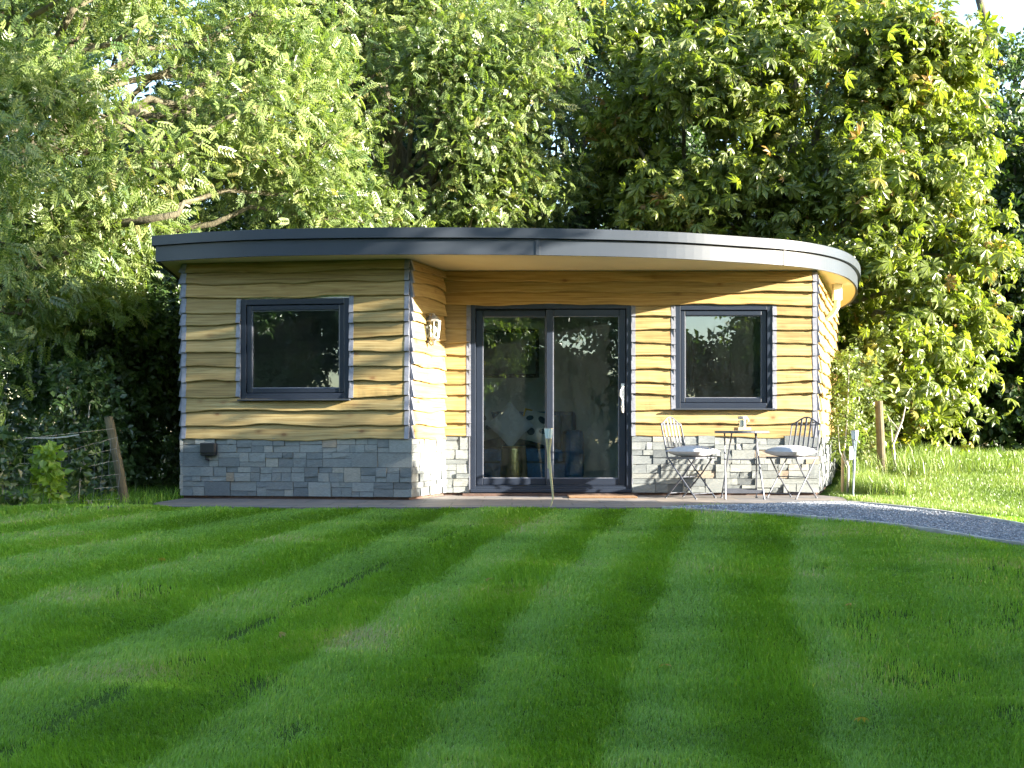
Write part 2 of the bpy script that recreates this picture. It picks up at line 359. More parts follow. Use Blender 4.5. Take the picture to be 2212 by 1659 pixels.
def clad(L, zs, ops, seed, ends=(True, True)):
    """boards and lead end sleeves in wall-local coordinates: x along, -y outwards; ops = [(x0,x1,z0,z1)]"""
    rnd = random.Random(seed); V = []; F = []; T = []; fl = MB()
    for i, zb in enumerate(zs):
        zt = min((zs[i+1] if i+1 < len(zs) else zb+.15)+.028, WT-.004)
        segs = [(0, L)]
        ztt = zs[i+1] if i+1 < len(zs) else WT
        for (x0, x1, z0, z1) in ops:
            if zb < z1-.055 and ztt > z0+.03:
                ns = []
                for a, b in segs:
                    if x1 <= a or x0 >= b: ns.append((a, b)); continue
                    if x0 > a and x0 < b: ns.append((a, x0))
                    if x1 < b and x1 > a: ns.append((x1, b))
                segs = ns
        ph = [rnd.uniform(0, 6.28) for _ in range(4)]; am = [rnd.uniform(.007, .014), rnd.uniform(.004, .009), rnd.uniform(.002, .004), rnd.uniform(.001, .002)]
        fr = [rnd.uniform(2.2, 4.5), rnd.uniform(5, 8), rnd.uniform(10, 15), rnd.uniform(25, 40)]
        wave = lambda x: sum(a*math.sin(f*x+p) for a, f, p in zip(am, fr, ph))
        tilt = rnd.uniform(-.004, .006)
        for a, b in segs:
            tn = rnd.random(); k = max(2, int((b-a)/.045)+1); o = len(V)
            for j in range(k):
                x = a+(b-a)*j/(k-1); wv = wave(x); z0 = zb+wv
                yb = -.046-tilt-.25*wv
                for (yy, zz) in ((-.013, zt), (-.013+(yb+.013)*.5, (zt+z0)/2), (yb, z0+.008), (yb+.005, z0), (yb+.026, z0+.003), (-.004, zt)):
                    V.append((x, yy, zz)); T.append(tn)
            for j in range(k-1):
                for q in range(6):
                    r = (q+1) % 6; F.append((o+j*6+q, o+(j+1)*6+q, o+(j+1)*6+r, o+j*6+r))
            e0, e1 = o, o+(k-1)*6
            F.append((e0, e0+2, e0+1, e0)[:3]+(e0,)) if False else None
            for e in (e0, e1):
                F.append((e, e+1, e+2, e+5)); F.append((e+2, e+3, e+4, e+5))
            for x, s in ((a, 1), (b, -1)):      # lead sleeve round the end of the board
                if (x == 0 and not ends[0]) or (x == L and not ends[1]): continue
                wv = wave(x); z0 = zb+wv-.004; yb = -.051-tilt-.25*wv; x2 = x+s*.042; x1 = x-s*.006
                prof = ((-.017, zt), (yb, z0+.004), (yb+.034, z0), (0.0, zt))
                fl.add([(xx, y, z) for xx in (x1, x2) for y, z in prof], [(0, 1, 2, 3), (4, 7, 6, 5), (0, 4, 5, 1), (1, 5, 6, 2), (2, 6, 7, 3), (3, 7, 4, 0)])
    me = np_mesh('cladding', np.array(V), np.array(F), {'tint': np.array(T)})
    return me, fl
def stones(L, ztop, ops, seed, z0=.0, ext=0):
    rnd = random.Random(seed); V = []; F = []; T = []
    def stone(x0, x1, za, zb):
        g = .0022; d = rnd.uniform(.021, .044); o = len(V); t = min(.999, max(0, rnd.gauss(.45, .24)))
        j = lambda: rnd.uniform(-.0032, .0032); tx = rnd.uniform(-.006, .008); tz = rnd.uniform(-.008, .004)
        xm = x0+(x1-x0)*rnd.uniform(.35, .65); zm = za+(zb-za)*rnd.uniform(.35, .65)
        fr = [(x0+g, za+g), (xm, za+g), (x1-g, za+g), (x0+g, zm), (xm, zm), (x1-g, zm), (x0+g, zb-g), (xm, zb-g), (x1-g, zb-g)]
        for n_, (x, z) in enumerate(fr):
            V.append((x+(j()*.3), -d+j()+tx*(x-xm)/(x1-x0)+tz*(z-zm)/(zb-za), z+(j()*.3))); T.append(t)
        for x, z in ((x0+g, za+g), (x1-g, za+g), (x1-g, zb-g), (x0+g, zb-g)): V.append((x, .0, z)); T.append(t)
        for q in ((0, 1, 4, 3), (1, 2, 5, 4), (3, 4, 7, 6), (4, 5, 8, 7), (9, 10, 2, 0), (10, 11, 8, 2), (11, 12, 6, 8), (12, 9, 0, 6)):
            F.append(tuple(o+i for i in q))
    rows = 4; rh = (ztop-z0)/rows
    for r in range(rows):
        for (xa, xb) in ([(0, L+ext)] if not ops else [(0, ops[0][0]), (ops[0][1], L+ext)]):
            x = xa; za = z0+r*rh; zb = za+rh
            while x < xb-1e-4:
                w_ = rnd.uniform(.10, .34); x1 = x+w_
                if xb-x1 < .1: x1 = xb
                k = rnd.random()
                if k < .12: stone(x, x1, za, zb)
                else:
                    zm = za+rh*rnd.choice((.35, .45, .55, .62)); 
                    for (p, q) in ((za, zm), (zm, zb)):
                        if x1-x > .2 and rnd.random() < .55:
                            xm = x+(x1-x)*rnd.uniform(.3, .7); stone(x, xm, p, q); stone(xm, x1, p, q)
                        else: stone(x, x1, p, q)
                x = x1
    return np_mesh('stone_plinth', np.array(V), np.array(F), {'tint': np.array(T)})
def wall(p, q, zs, ops, seed, ends=(True, True)):
    loc, rz, L = wall_xf(p, q)
    st = MB(); t = .2                                       # inner structure with its openings left open
    xs = sorted({0, L, *[o[0] for o in ops], *[o[1] for o in ops]})
    for a, b in zip(xs[:-1], xs[1:]):
        op = next((o for o in ops if o[0] <= a+1e-6 and o[1] >= b-1e-6), None)
        if op is None: st.bx(a, b, 0.001, t, .0, WT-.004)
        else:
            if op[2] > .05: st.bx(a, b, 0.001, t, .0, op[2])
            st.bx(a, b, 0.001, t, op[3], WT-.004)
    obj('wall', st, 'plaster', room, loc, rz)
    me, fl = clad(L, zs, ops, seed, ends)
    obj('cladding', me, 'larch_board', room, loc, rz)
    obj('end_flashing', fl, 'lead_flashing', room, loc, rz)
    doors = [o for o in ops if o[2] < .05]
    obj('stone_plinth', stones(L, zs[0]+.018, doors, seed+50, 0, .036 if seed in (3, 7, 13) else 0), 'ledge_stone', room, loc, rz)
    mo = MB()
    for xa, xb in ([(0, L)] if not doors else [(0, doors[0][0]), (doors[0][1], L)]): mo.bx(xa+.001, xb-.001, -.016, -.0005, .001, zs[0]+.010)
    obj('mortar', mo, 'mortar', room, loc, rz)
    bk = MB(); bk.bx(.0, L, .0, .1, -.08, -.002); obj('brick_course', bk, 'red_brick', room, loc, rz)
    return loc, rz, L
def lx(p, q, px):                      # wall-local x of picture column px
    d = q-p; k = (px-1106)/2684
    return ((k*p.y-p.x)/(d.x-k*d.y))*d.length
lw = (lx(A, B, 521), lx(A, B, 757), 1.03, 2.10)
dr = (lx(C, E, 1016), lx(C, E, 1364), .01, 2.125)
rw = (lx(C, E, 1457), lx(C, E, 1668), .945, 2.115)
WL = wall(A, B, ZL, [lw], 3); wall(B, C, ZL, [], 4, (True, False)); WM = wall(C, E, ZM, [dr, rw], 7, (False, True))
wall(E, Fp, ZM, [], 11); wall(H, A, ZL, [], 13)
loc, rz, L = wall_xf(Fp, H); bw = MB(); bw.bx(.3, L-.3, 0, .2, 0, WT-.004); obj('wall', bw, 'plaster', room, loc, rz)

def frame_mb(x0, x1, z0, z1, w_, y0, y1):
    mb = MB(); mb.bx(x0, x0+w_, y0, y1, z0, z1).bx(x1-w_, x1, y0, y1, z0, z1).bx(x0+w_, x1-w_, y0, y1, z0, z0+w_).bx(x0+w_, x1-w_, y0, y1, z1-w_, z1); return mb
def window(op, xf, name):
    loc, rz, L = xf; x0, x1, z0, z1 = op; g = .004
    fr = obj('window', frame_mb(x0+g, x1-g, z0+g, z1, .06, -.026, .09), 'anthracite', room, loc, rz, bevel=.004)
    obj('sash', frame_mb(x0+.066, x1-.066, z0+.068, z1-.066, .055, -.010, .06), 'anthracite', fr, bevel=.008)
    ga = frame_mb(x0+.121, x1-.121, z0+.123, z1-.121, .006, .004, .03); obj('glazing_bead', ga, 'lead_flashing', fr)
    pn = MB(); pn.bx(x0+.122, x1-.122, 0.02, .032, z0+.124, z1-.122); obj('pane', pn, 'window_glass', fr)
    sl = MB(); sl.bx(x0-.012, x1+.012, -.092, -.027, z0-.014, z0+.003); obj('sill', sl, 'fascia_metal', fr, bevel=.003)
    jm = MB()
    for x in (x0-.012, x1-.002): jm.bx(x, x+.014, -.034, -.012, z0+.02, z1-.02)
    obj('side_flashing', jm, 'lead_flashing', fr)
    return fr
window(lw, WL, 'a'); window(rw, WM, 'b')
def door():
    loc, rz, L = WM; x0, x1, z0, z1 = dr
    fr = obj('sliding_door', frame_mb(x0+.004, x1-.004, z0, z1, .055, -.022, .14), 'anthracite', room, loc, rz, bevel=.004)
    xm = lx(C, E, 1187); a0 = x0+.062; a1 = x1-.062; s = .078
    th = MB(); th.bx(x0+.004, x1-.004, -.065, -.0225, z0-.005, z0+.03); th.bx(x0+.06, x1-.06, -.012, .006, z0+.056, z0+.07); obj('threshold', th, 'anthracite', fr, bevel=.003)
    def leaf(xa, xb, y0, y1):
        lf = obj('door_leaf', frame_mb(xa, xb, z0+.072, z1-.058, s, y0, y1), 'anthracite', fr, bevel=.006)
        obj('glazing_bead', frame_mb(xa+s, xb-s, z0+.072+s, z1-.058-s, .007, y0+.008, y0+.03), 'lead_flashing', lf)
        pn = MB(); pn.bx(xa+s+.001, xb-s-.001, (y0+y1)/2-.006, (y0+y1)/2+.006, z0+.073+s, z1-.059-s); obj('pane', pn, 'window_glass', lf)
        return lf
    leaf(a0, xm+.036, .072, .122); rl = leaf(xm-.036, a1, .016, .066)
    hd = MB(); hx = a1-.036
    hd.tube([(hx, .015, 1.20), (hx-.0, -.027, 1.19), (hx-.028, -.042, 1.15), (hx-.03, -.042, 1.09), (hx-.005, -.03, 1.045), (hx, .015, 1.03)], .011, 8)
    hd.bx(hx-.018, hx+.018, .008, .0155, .92, 1.23)
    obj('handle', hd, 'white_plastic', rl, bevel=.002)
    jm = MB()
    for x in (x0-.014, x1): jm.bx(x, x+.014, -.034, -.012, z0, z1-.02)
    obj('side_flashing', jm, 'lead_flashing', fr)
    hc = Vector((C.x+hx, 14, 0))
    return hc
HX = door()
ky = MB()
ky.tube([(0, 0, 0), (.004, -.004, -.03), (0, 0, -.065)], .004, 5)
ky.tube([(.012*math.cos(t), 0, -.075+.012*math.sin(t)) for t in np.linspace(0, 6.28, 10)], .003, 4)
ky.box((-.006, -.004, -.115), (.011, .004, .06)).box((.01, .003, -.11), (.010, .004, .05), .3).lathe([(.004, -.15), (.012, -.145), (.012, -.128), (.004, -.124)], (.002, -.004, 0), 8)
tag(obj('key_bunch', ky, 'zinc', None, (HX.x-.006, 13.965, 1.045)), 'small bunch of keys hanging from the white handle of the sliding door', 'keys')
# roof
def crom(pts, n=10):
    pts = [np.array(p, float) for p in pts]; out = []
    for i in range(len(pts)-1):
        p0, p1, p2, p3 = pts[max(i-1, 0)], pts[i], pts[i+1], pts[min(i+2, len(pts)-1)]
        for t in np.linspace(0, 1, n, endpoint=False):
            out.append(.5*((2*p1)+(-p0+p2)*t+(2*p0-5*p1+4*p2-p3)*t*t+(-p0+3*p1-3*p2+p3)*t**3))
    out.append(pts[-1]); return out
front = crom([(-3.77, 13.15), (-3.15, 12.90), (-2.39, 12.71), (-1.12, 12.61), (.256, 12.66), (1.5, 12.86), (2.41, 13.2), (3.04, 13.5), (3.5, 13.9), (3.86, 14.42), (4.16, 15.1), (4.42, 15.9), (4.64, 16.8), (4.78, 17.6), (4.84, 18.4), (4.7, 19.0)])
outline = [(p[0], p[1]) for p in front]+[(-4.5, 19.0)]
ZB = 2.487
def offset(pl, d):
    n = len(pl); out = []
    for i in range(n):
        a = Vector(pl[i-1]); b = Vector(pl[i]); c = Vector(pl[(i+1) % n])
        n1 = (b-a).normalized(); n2 = (c-b).normalized()
        o1 = Vector((n1.y, -n1.x)); o2 = Vector((n2.y, -n2.x)); m = (o1+o2).normalized()
        m = m/max(.5, m.dot(o1)); out.append((b.x+m.x*d, b.y+m.y*d))
    return out
def band(pl, z0, z1, th):
    n = len(pl); inn = offset(pl, -th); mb = MB(); vs = []
    for (x, y), (u, v) in zip(pl, inn): vs += [(x, y, z0), (x, y, z1), (u, v, z1), (u, v, z0)]
    fs = []
    for i in range(n):
        j = (i+1) % n
        for k in range(4):
            l = (k+1) % 4; fs.append((i*4+k, j*4+k, j*4+l, i*4+l))
    return mb.add([Vector(v)-ROFF for v in vs], fs)
rf_o = offset(outline, .038)
poly = MB(); k = len(outline); ins = offset(outline, -.03)
poly.add([Vector((x, y, ZB+.262))-ROFF for x, y in ins]+[Vector((x, y, ZB+.17))-ROFF for x, y in ins], [tuple(range(k)), tuple(range(2*k-1, k-1, -1))]+[(i, i+k, (i+1) % k+k, (i+1) % k) for i in range(k)])
roof = obj('roof', poly, 'roof_membrane', room)
obj('roof_trim', band(rf_o, ZB+.166, ZB+.268, .064), 'fascia_metal', roof)
obj('fascia', band(outline, ZB, ZB+.160, .026), 'fascia_metal', roof)
sf = MB(); ins2 = offset(outline, -.028)
sf.add([Vector((x, y, ZB+.014))-ROFF for x, y in ins2]+[Vector((x, y, ZB+.03))-ROFF for x, y in ins2], [tuple(range(k-1, -1, -1)), tuple(range(k, 2*k))]+[(i, (i+1) % k, (i+1) % k+k, i+k) for i in range(k)])
obj('soffit', sf, 'soffit_paint', roof)
def at_front(X):
    for p, q in zip(front[:-1], front[1:]):
        if p[0] <= X <= q[0]:
            t = (X-p[0])/(q[0]-p[0]); return p*(1-t)+q*t, math.atan2(q[1]-p[1], q[0]-p[0])
js = MB()
for X in (.262, 2.95):
    p, a = at_front(X); js.box(Vector((p[0], p[1]-.003, ZB+.08))-ROFF, (.045, .012, .164), a)
p = Vector((4.55, 16.42)); js.box(Vector((p.x+.004, p.y, ZB+.08))-ROFF, (.012, .045, .164), -.22)
obj('fascia_joint', js, 'fascia_metal', roof, bevel=.002)
dp = MB(); q = P(1800, 600, 15.3)
dp.box(Vector((4.0, 15.3, 2.40))-ROFF, (.10, .10, .20)); dp.tube([Vector(v)-ROFF for v in ((4.0, 15.3, 2.31), (4.0, 15.3, 2.22), (3.97, 15.32, 2.16), (3.90, 15.36, 2.09), (3.84, 15.40, 2.06))], .036, 12)
obj('rainwater_outlet', dp, 'white_plastic', roof, bevel=.004)
fl_ = MB(); fp = [(-3.4, 13.5), (-1.2, 13.2), (-.9, 14.1), (3.35, 14.1), (4.6, 18.2), (-4.0, 18.6)]
fl_.add([Vector((x, y, .008))-ROFF for x, y in fp]+[Vector((x, y, -.07))-ROFF for x, y in fp], [tuple(range(6)), tuple(range(11, 5, -1))]+[(i, i+6, (i+1) % 6+6, (i+1) % 6) for i in range(6)])
obj('floor', fl_, 'oak_floor', room)
pw = MB(); pw.bx(-4, 4.15, 2.95, 3.05, .01, WT-.003); pw.bx(1.50, 1.60, .6, 2.95, .01, WT-.003); pw.bx(-1.25, -1.15, .3, 2.95, .01, WT-.003)
obj('partition', pw, 'plaster', room)
stp = MB(); stp.bx(-.55, 1.40, -.165, -.09, -.05, -.004); obj('brick_step', stp, 'red_brick', room)

# ------------------------------------------------------------------ things inside, seen through the glass
def pillow_mb(w_, h_, t_, n=12):
    mb = MB(); V = []; F = []
    for s in (1, -1):
        for i in range(n+1):
            for j in range(n+1):
                u, v = i/n*2-1, j/n*2-1; e = (1-u*u)*(1-v*v); k = 1-.07*(1-abs(u*v))*max(abs(u), abs(v))**2
                V.append((u*w_/2*k, s*t_/2*e**.42, v*h_/2*k))
    m = (n+1)**2
    for s in range(2):
        for i in range(n):
            for j in range(n):
                a = s*m+i*(n+1)+j; q = (a, a+n+1, a+n+2, a+1); F.append(q if s else q[::-1])
    return mb.add(V, F)
sofa = thing('sofa', 'dark blue upholstered two seat sofa seen through the sliding door', 'sofa', (-.12, 16.3, .008))
b = MB(); b.bx(-1.05, 1.02, -.35, .5, .07, .28); obj('base', b, 'sofa_blue', sofa, bevel=.03)
for s in (-1, 1):
    b = MB(); b.bx(-.78 if s < 0 else .005, -.005 if s < 0 else .78, -.40, .25, .285, .46); obj('seat_cushion', b, 'sofa_blue', sofa, bevel=.05)
    b = MB(); b.bx(.80 if s > 0 else -1.05, 1.04 if s > 0 else -.80, -.42, .5, .06, .70); obj('armrest', b, 'sofa_blue', sofa, bevel=.06)
    b = MB(); b.bx(-.78 if s < 0 else .006, -.006 if s < 0 else .78, .2, .42, .45, .93); obj('back_cushion', b, 'sofa_blue', sofa, bevel=.07)
b = MB(); b.bx(-1.0, .98, .425, .55, .1, .95); obj('backrest', b, 'sofa_blue', sofa, bevel=.05)
def cushion(loc, size, mat, label, rot, spots=False):
    o = obj('cushion', pillow_mb(size, size, .15), mat, None, loc, smooth=True); o.rotation_euler = rot
    tag(o, label, 'cushion', 'cushions on the blue sofa')
    if spots:
        for (u, v, r1, r2, a) in ((-.10, .08, .05, .035, .4), (.06, .09, .04, .06, 1.0), (.11, -.05, .055, .035, .2), (-.04, -.09, .05, .05, .8), (-.13, -.05, .03, .04, 0)):
            ring = []
            for j in range(12):
                t = j/12*6.283; x = u+r1*math.cos(t)*math.cos(a)-r2*math.sin(t)*math.sin(a); z = v+r1*math.cos(t)*math.sin(a)+r2*math.sin(t)*math.cos(a)
                e = max(.02, (1-(2*x/size)**2)*(1-(2*z/size)**2)); ring.append((x, -.075*e**.42-.003, z))
            obj('leaf_print', MB().add(ring, [tuple(range(12))]), 'navy_cloth', o)
        mb = MB(); ring = []
        for x, z in ((-.2, .2), (-.09, .2), (-.2, .07)):
            e = max(.02, (1-(2*x/size)**2)*(1-(2*z/size)**2)); ring.append((x, -.075*e**.42-.004, z))
        mb.add(ring, [(0, 2, 1)]); obj('corner_patch', mb, 'mustard_cloth', o)
cushion(P(1102, 918, 15.72), .43, 'grey_cushion', 'plain grey cushion standing on its corner in the middle of the blue sofa', (R(-14), R(45), 0))
cushion(P(1158, 922, 15.95), .42, 'cream_cloth', 'cream navy and mustard patterned cushion right of the plain grey cushion', (R(-14), R(14), R(-8)), True)
cushion(P(1036, 922, 15.95), .42, 'cream_cloth', 'cream navy and mustard patterned cushion left of the plain grey cushion', (R(-14), R(-18), R(10)), True)
dt = thing('drum_table', 'shiny hammered gold drum side table in front of the sofa', 'side table', (.022, 15.12, .008))
b = MB().lathe([(.13, 0), (.165, .01), (.172, .1), (.165, .3), (.15, .46), (.148, .485)], n=32); obj('drum', b, 'brass', dt, smooth=True)
b = MB().lathe([(.150, .486), (.155, .492), (.155, .5), (.14, .503), (.0001, .504)], n=32, cap=False); obj('table_top', b, 'brass', dt)
def picture(loc, w_, h_, fm, label, fw=.05):
    t = thing('picture', label, 'picture', loc, 0, 'pictures on the inside wall')
    obj('frame', frame_mb(-w_/2, w_/2, 0, h_, fw, -.03, 0), fm, t, bevel=.004)
    b = MB(); b.bx(-w_/2+fw, w_/2-fw, -.012, -.002, fw, h_-fw); obj('print', b, 'picture_paper', t)
picture((-.03, 16.949, 1.42), .80, .66, 'dark_frame', 'dark framed picture on the wall above the blue sofa')
picture((2.72, 16.949, 1.25), .62, .72, 'white_frame', 'white framed picture on the wall seen through the square window beside the chairs')
ct = MB(); ct.bx(1.75, 4.0, -.28, .28, .84, .88); ct.bx(1.76, 3.98, -.25, .28, .01, .835)
tag(obj('sideboard', ct, 'white_frame', None, (0, 16.65, 0), bevel=.004), 'low pale sideboard against the inside wall behind the square window', 'sideboard')

# ------------------------------------------------------------------ things fixed to the building or standing on the patio
lt = thing('wall_lantern', 'pale metal carriage lantern on the sunlit return wall beside the door', 'wall lantern', (-.845, 13.44, 1.62), -.31)
b = MB(); b.box((-.085, 0, .17), (.02, .07, .22)); b.tube([(-.08, 0, .06), (-.03, 0, .0), (0, 0, .03)], .010, 6); b.tube([(-.08, 0, .26), (-.04, 0, .345), (0, 0, .335)], .009, 6); obj('bracket', b, 'zinc', lt)
b = MB().lathe([(.085, .255), (.088, .262), (.06, .285), (.045, .31), (.02, .325), (.012, .345), (.0001, .35)], n=8, cap=False); obj('cap', b, 'zinc', lt)
b = MB()
for j in range(8):
    a = j/8*6.283+.39; b.tube([(.055*math.cos(a), .055*math.sin(a), .085), (.072*math.cos(a), .072*math.sin(a), .256)], .005, 4)
b.lathe([(.008, -.0), (.018, .02), (.03, .05), (.058, .07), (.060, .088), (.052, .09)], n=8); obj('cage', b, 'zinc', lt)
b = MB().lathe([(.052, .091), (.068, .253)], n=16, cap=False); obj('glass', b, 'window_glass', lt)
b = MB().lathe([(.012, .092), (.012, .13), (.03, .15), (.033, .175), (.018, .205), (.0001, .21)], n=12); obj('bulb', b, 'white_plastic', lt, smooth=True)
d = (B-A).normalized(); sp = A+d*lx(A, B, 457); an = math.atan2(d.y, d.x)
so = thing('outdoor_socket', 'black weatherproof socket box mounted on the stone plinth', 'socket', (sp.x+.06*d.y, sp.y-.06*d.x, .43), an)
b = MB(); b.bx(-.085, .085, -.05, .03, .0, .135); obj('body', b, 'black_plastic', so, bevel=.012)
b = MB(); b.bx(-.08, .08, -.064, -.0505, .03, .138); obj('lid', b, 'black_plastic', so, bevel=.006)
b = MB().tube([(-.03, -.02, .0), (-.03, -.02, -.035), (-.0, .0, -.05)], .012, 8); obj('cable_gland', b, 'black_plastic', so)
b = MB(); b.bx(-.37, .37, -.22, .2, -.004, .016); tag(obj('doormat', b, 'brown_mat', None, (.98, 13.6, -.026), bevel=.006), 'brown coir doormat in front of the sliding door', 'doormat')

def chair(loc, rz, label):
    t = thing('bistro_chair', label, 'chair', loc, rz, 'folding bistro chairs on the patio')
    for s in (-1, 1):
        y = s*.185
        b = MB().tube([(-.26, y, .80), (-.215, y, .62), (-.175, y, .44), (.0, y, .23), (.19, y, .005)], .0085, 6); b.lathe([(.012, 0), (.012, .012)], (.19, y, 0), 8); obj('front_leg', b, 'garden_metal', t)
        b = MB().tube([(.16, s*.165, .425), (.03, s*.165, .26), (-.21, s*.165, .005)], .0085, 6); b.lathe([(.012, 0), (.012, .012)], (-.21, s*.165, 0), 8); obj('rear_leg', b, 'garden_metal', t)
    for x, y, z in ((.15, .185, .055), (-.165, .165, .055), (.005, .185, .232)): obj('stretcher', MB().tube([(x, -y, z), (x, y, z)], .006, 6), 'garden_metal', t)
    b = MB()
    arch = [(-.26-.012*math.sin(math.pi*u), -.185+.37*u, .80+.075*(math.sin(math.pi*u)**1.6)) for u in np.linspace(0, 1, 15)]
    b.tube(arch, .0085, 6); obj('back_arch', b, 'garden_metal', t)
    b = MB().tube([(-.257, -.185, .79), (-.257, .185, .79)], .006, 6); obj('crossbar', b, 'garden_metal', t)
    b = MB().tube([(-.199, -.185, .545), (-.199, .185, .545)], .007, 6); obj('crossbar', b, 'garden_metal', t)
    for k in range(5):
        u = (k+1)/6; zt = .80+.075*(math.sin(math.pi*u)**1.6); x = -.26-.012*math.sin(math.pi*u); y = -.185+.37*u
        dx = Vector((-.199-x, 0, .545-zt)); mb = MB(); Mr = Matrix.Rotation(math.atan2(dx.x, -dx.z)*-1, 3, 'Y')
        mb.box(((x-.199)/2, y, (zt+.545)/2), (.004, .022, dx.length), M=Matrix.Rotation(math.atan2(x+.199, zt-.545), 3, 'Y')); obj('back_slat', mb, 'garden_metal', t)
    b = MB(); b.bx(-.19, .195, -.20, -.185, .425, .447).bx(-.19, .195, .185, .20, .425, .447)
    for k in range(8): b.bx(-.185+k*.048, -.15+k*.048, -.1845, .1845, .431, .445)
    obj('seat', b, 'garden_metal', t)
def seat_pad(loc, rz, label):
    me = pillow_mb(.43, .43, .13).mesh('seat_pad')
    me.transform(Matrix.Rotation(R(90), 4, 'X'))
    o = obj('seat_pad', me, 'grey_cushion', None, loc, rz, smooth=True); tag(o, label, 'cushion', 'cushions on the bistro chairs')
PZ = -.03
c1 = Vector((1.93, 13.42, PZ)); c2 = Vector((3.02, 13.40, PZ))
chair(c1, R(-42), 'grey metal folding chair next to the sliding door, its back brightly sunlit')
chair(c2, R(-138), 'grey metal folding chair at the outer corner of the building')
seat_pad(c1+Vector((.02, -.01, .505)), R(-42), 'light grey seat cushion on the chair next to the sliding door')
seat_pad(c2+Vector((-.02, -.01, .505)), R(-138), 'light grey seat cushion on the chair at the outer corner of the building')
tb = thing('bistro_table', 'round grey metal folding bistro table between the two chairs', 'table', (2.46, 13.30, PZ))
b = MB().lathe([(.275, .70), (.29, .704), (.29, .722), (.283, .727), (.0001, .728)], n=40, cap=False); b.lathe([(.27, .700), (.0001, .7005)], n=40, cap=False); obj('table_top', b, 'garden_metal', tb)
for s in (-1, 1):
    b = MB().tube([(s*.13, -.12, .70), (s*.19, .17, .0)], .0085, 6); b.lathe([(.013, 0), (.013, .012)], (s*.19, .17, 0), 8); obj('leg', b, 'garden_metal', tb)
    b = MB().tube([(s*.165, .12, .70), (s*.205, -.17, .0)], .0085, 6); b.lathe([(.013, 0), (.013, .012)], (s*.205, -.17, 0), 8); obj('leg', b, 'garden_metal', tb)
obj('stretcher', MB().tube([(-.155, -.0, .42), (.155, -.0, .42)], .008, 6), 'garden_metal', tb); obj('stretcher', MB().bx(-.175, .175, .12, .126, .075, .105), 'garden_metal', tb); obj('stretcher', MB().bx(-.195, .195, -.137, -.131, .065, .10), 'garden_metal', tb)
ty = MB(); ty.bx(-.075, .075, -.06, .06, .002, .036)
TT = (2.46+.0, 13.27, PZ+.728)
tag(obj('wooden_tray', ty, 'tray_wood', None, TT, .2, bevel=.004), 'small wooden block tray on the bistro table', 'tray')
cl = thing('candle_lantern', 'small glass and metal candle lantern on the wooden tray', 'candle lantern', (TT[0], TT[1], TT[2]+.037))
b = MB().lathe([(.042, .0), (.045, .004), (.045, .085)], n=16, cap=False).lathe([(.0001, .001), (.042, .001)], n=16, cap=False); obj('glass', b, 'window_glass', cl)
b = MB().lathe([(.03, .003), (.03, .075), (.0001, .078)], n=16); obj('candle', b, 'white_plastic', cl)
b = MB().lathe([(.046, .085), (.05, .09), (.05, .112), (.046, .118)], n=16, cap=False); obj('rim', b, 'zinc', cl); b = MB().tube([(.05, 0, .10), (.064, 0, .085), (.066, 0, .06), (.05, 0, .045)], .003, 5); obj('handle', b, 'zinc', cl)

def torch(loc, h, mat, label, lean):
    t = thing('solar_torch', label, 'garden light', loc, 0, 'garden lights on stakes')
    b = MB().tube([(0, 0, -.05), (lean*.12, 0, .10), (lean*.05, 0, h*.45), (lean*-.0, 0, h*.72)], [.005, .009, .013, .014], 8)
    for j in range(6):
        a = j/6*6.283; b.tube([(.006*math.cos(a), .006*math.sin(a), h*.5), (.010*math.cos(a), .010*math.sin(a), h*.7), (.023*math.cos(a), .023*math.sin(a), h-.10)], [.005, .006, .008], 5)
    obj('stem', b, mat, t)
    b = MB().lathe([(.026, h-.10), (.028, h-.095), (.040, h-.01), (.040, h)], n=18, cap=False); b.lathe([(.0001, h-.099), (.03, h-.1)], n=18, cap=False)
    for j in range(12):
        a = j/12*6.283; b.tube([(.029*math.cos(a), .029*math.sin(a), h-.094), (.041*math.cos(a), .041*math.sin(a), h-.006)], .003, 4)
    obj('cup', b, 'frosted_glass', t)
    b = MB().lathe([(.028, h-.104), (.031, h-.102), (.031, h-.094), (.028, h-.092)], n=18); obj('collar', b, 'zinc', t); b = MB().lathe([(.039, h-.006), (.044, h-.004), (.044, h+.002), (.0001, h+.004)], n=18, cap=False); obj('rim', b, 'zinc', t)
torch((.353, 11.95, -.05), .77, 'bamboo', 'garden light on a tan twisted stake in front of the sliding door', .35)
torch((3.70, 13.42, -.07), .77, 'steel_blue', 'garden light on a bluish metal stake beside the corner of the building', -.15)
b = MB().tube([(.0, 0, -.1), (-.02, .0, .45), (-.04, 0, .86)], [.055, .053, .05], 12); o = obj('wooden_post', b, 'post_wood', None, (4.76, 16.0, .22)); tag(o, 'round weathered wooden post standing in long grass right of the building', 'post')
b = MB().tube([(0, 0, -.05), (-.02, .02, .3), (.10, 0, .62), (.14, 0, .80)], [.03, .02, .013, .006], 6); b.tube([(-.02, .02, .3), (-.05, 0, .55), (-.10, 0, .70)], [.015, .01, .004], 5); b.tube([(.06, .0, .48), (-.08, .02, .66)], [.01, .004], 5)
tag(obj('dead_branch', b, 'grey_stick', None, (5.02, 16.3, .22)), 'bare forked dead branch upright in the grass beside the wooden post', 'branch')
b = MB(); b.box((0, 0, .0), (.42, .26, .03), .1); tag(obj('paving_slab', b, 'dark_slab', None, (-3.9, 12.05, -.045)), 'dark flat stone slab lying in the lawn near the fence', 'slab')

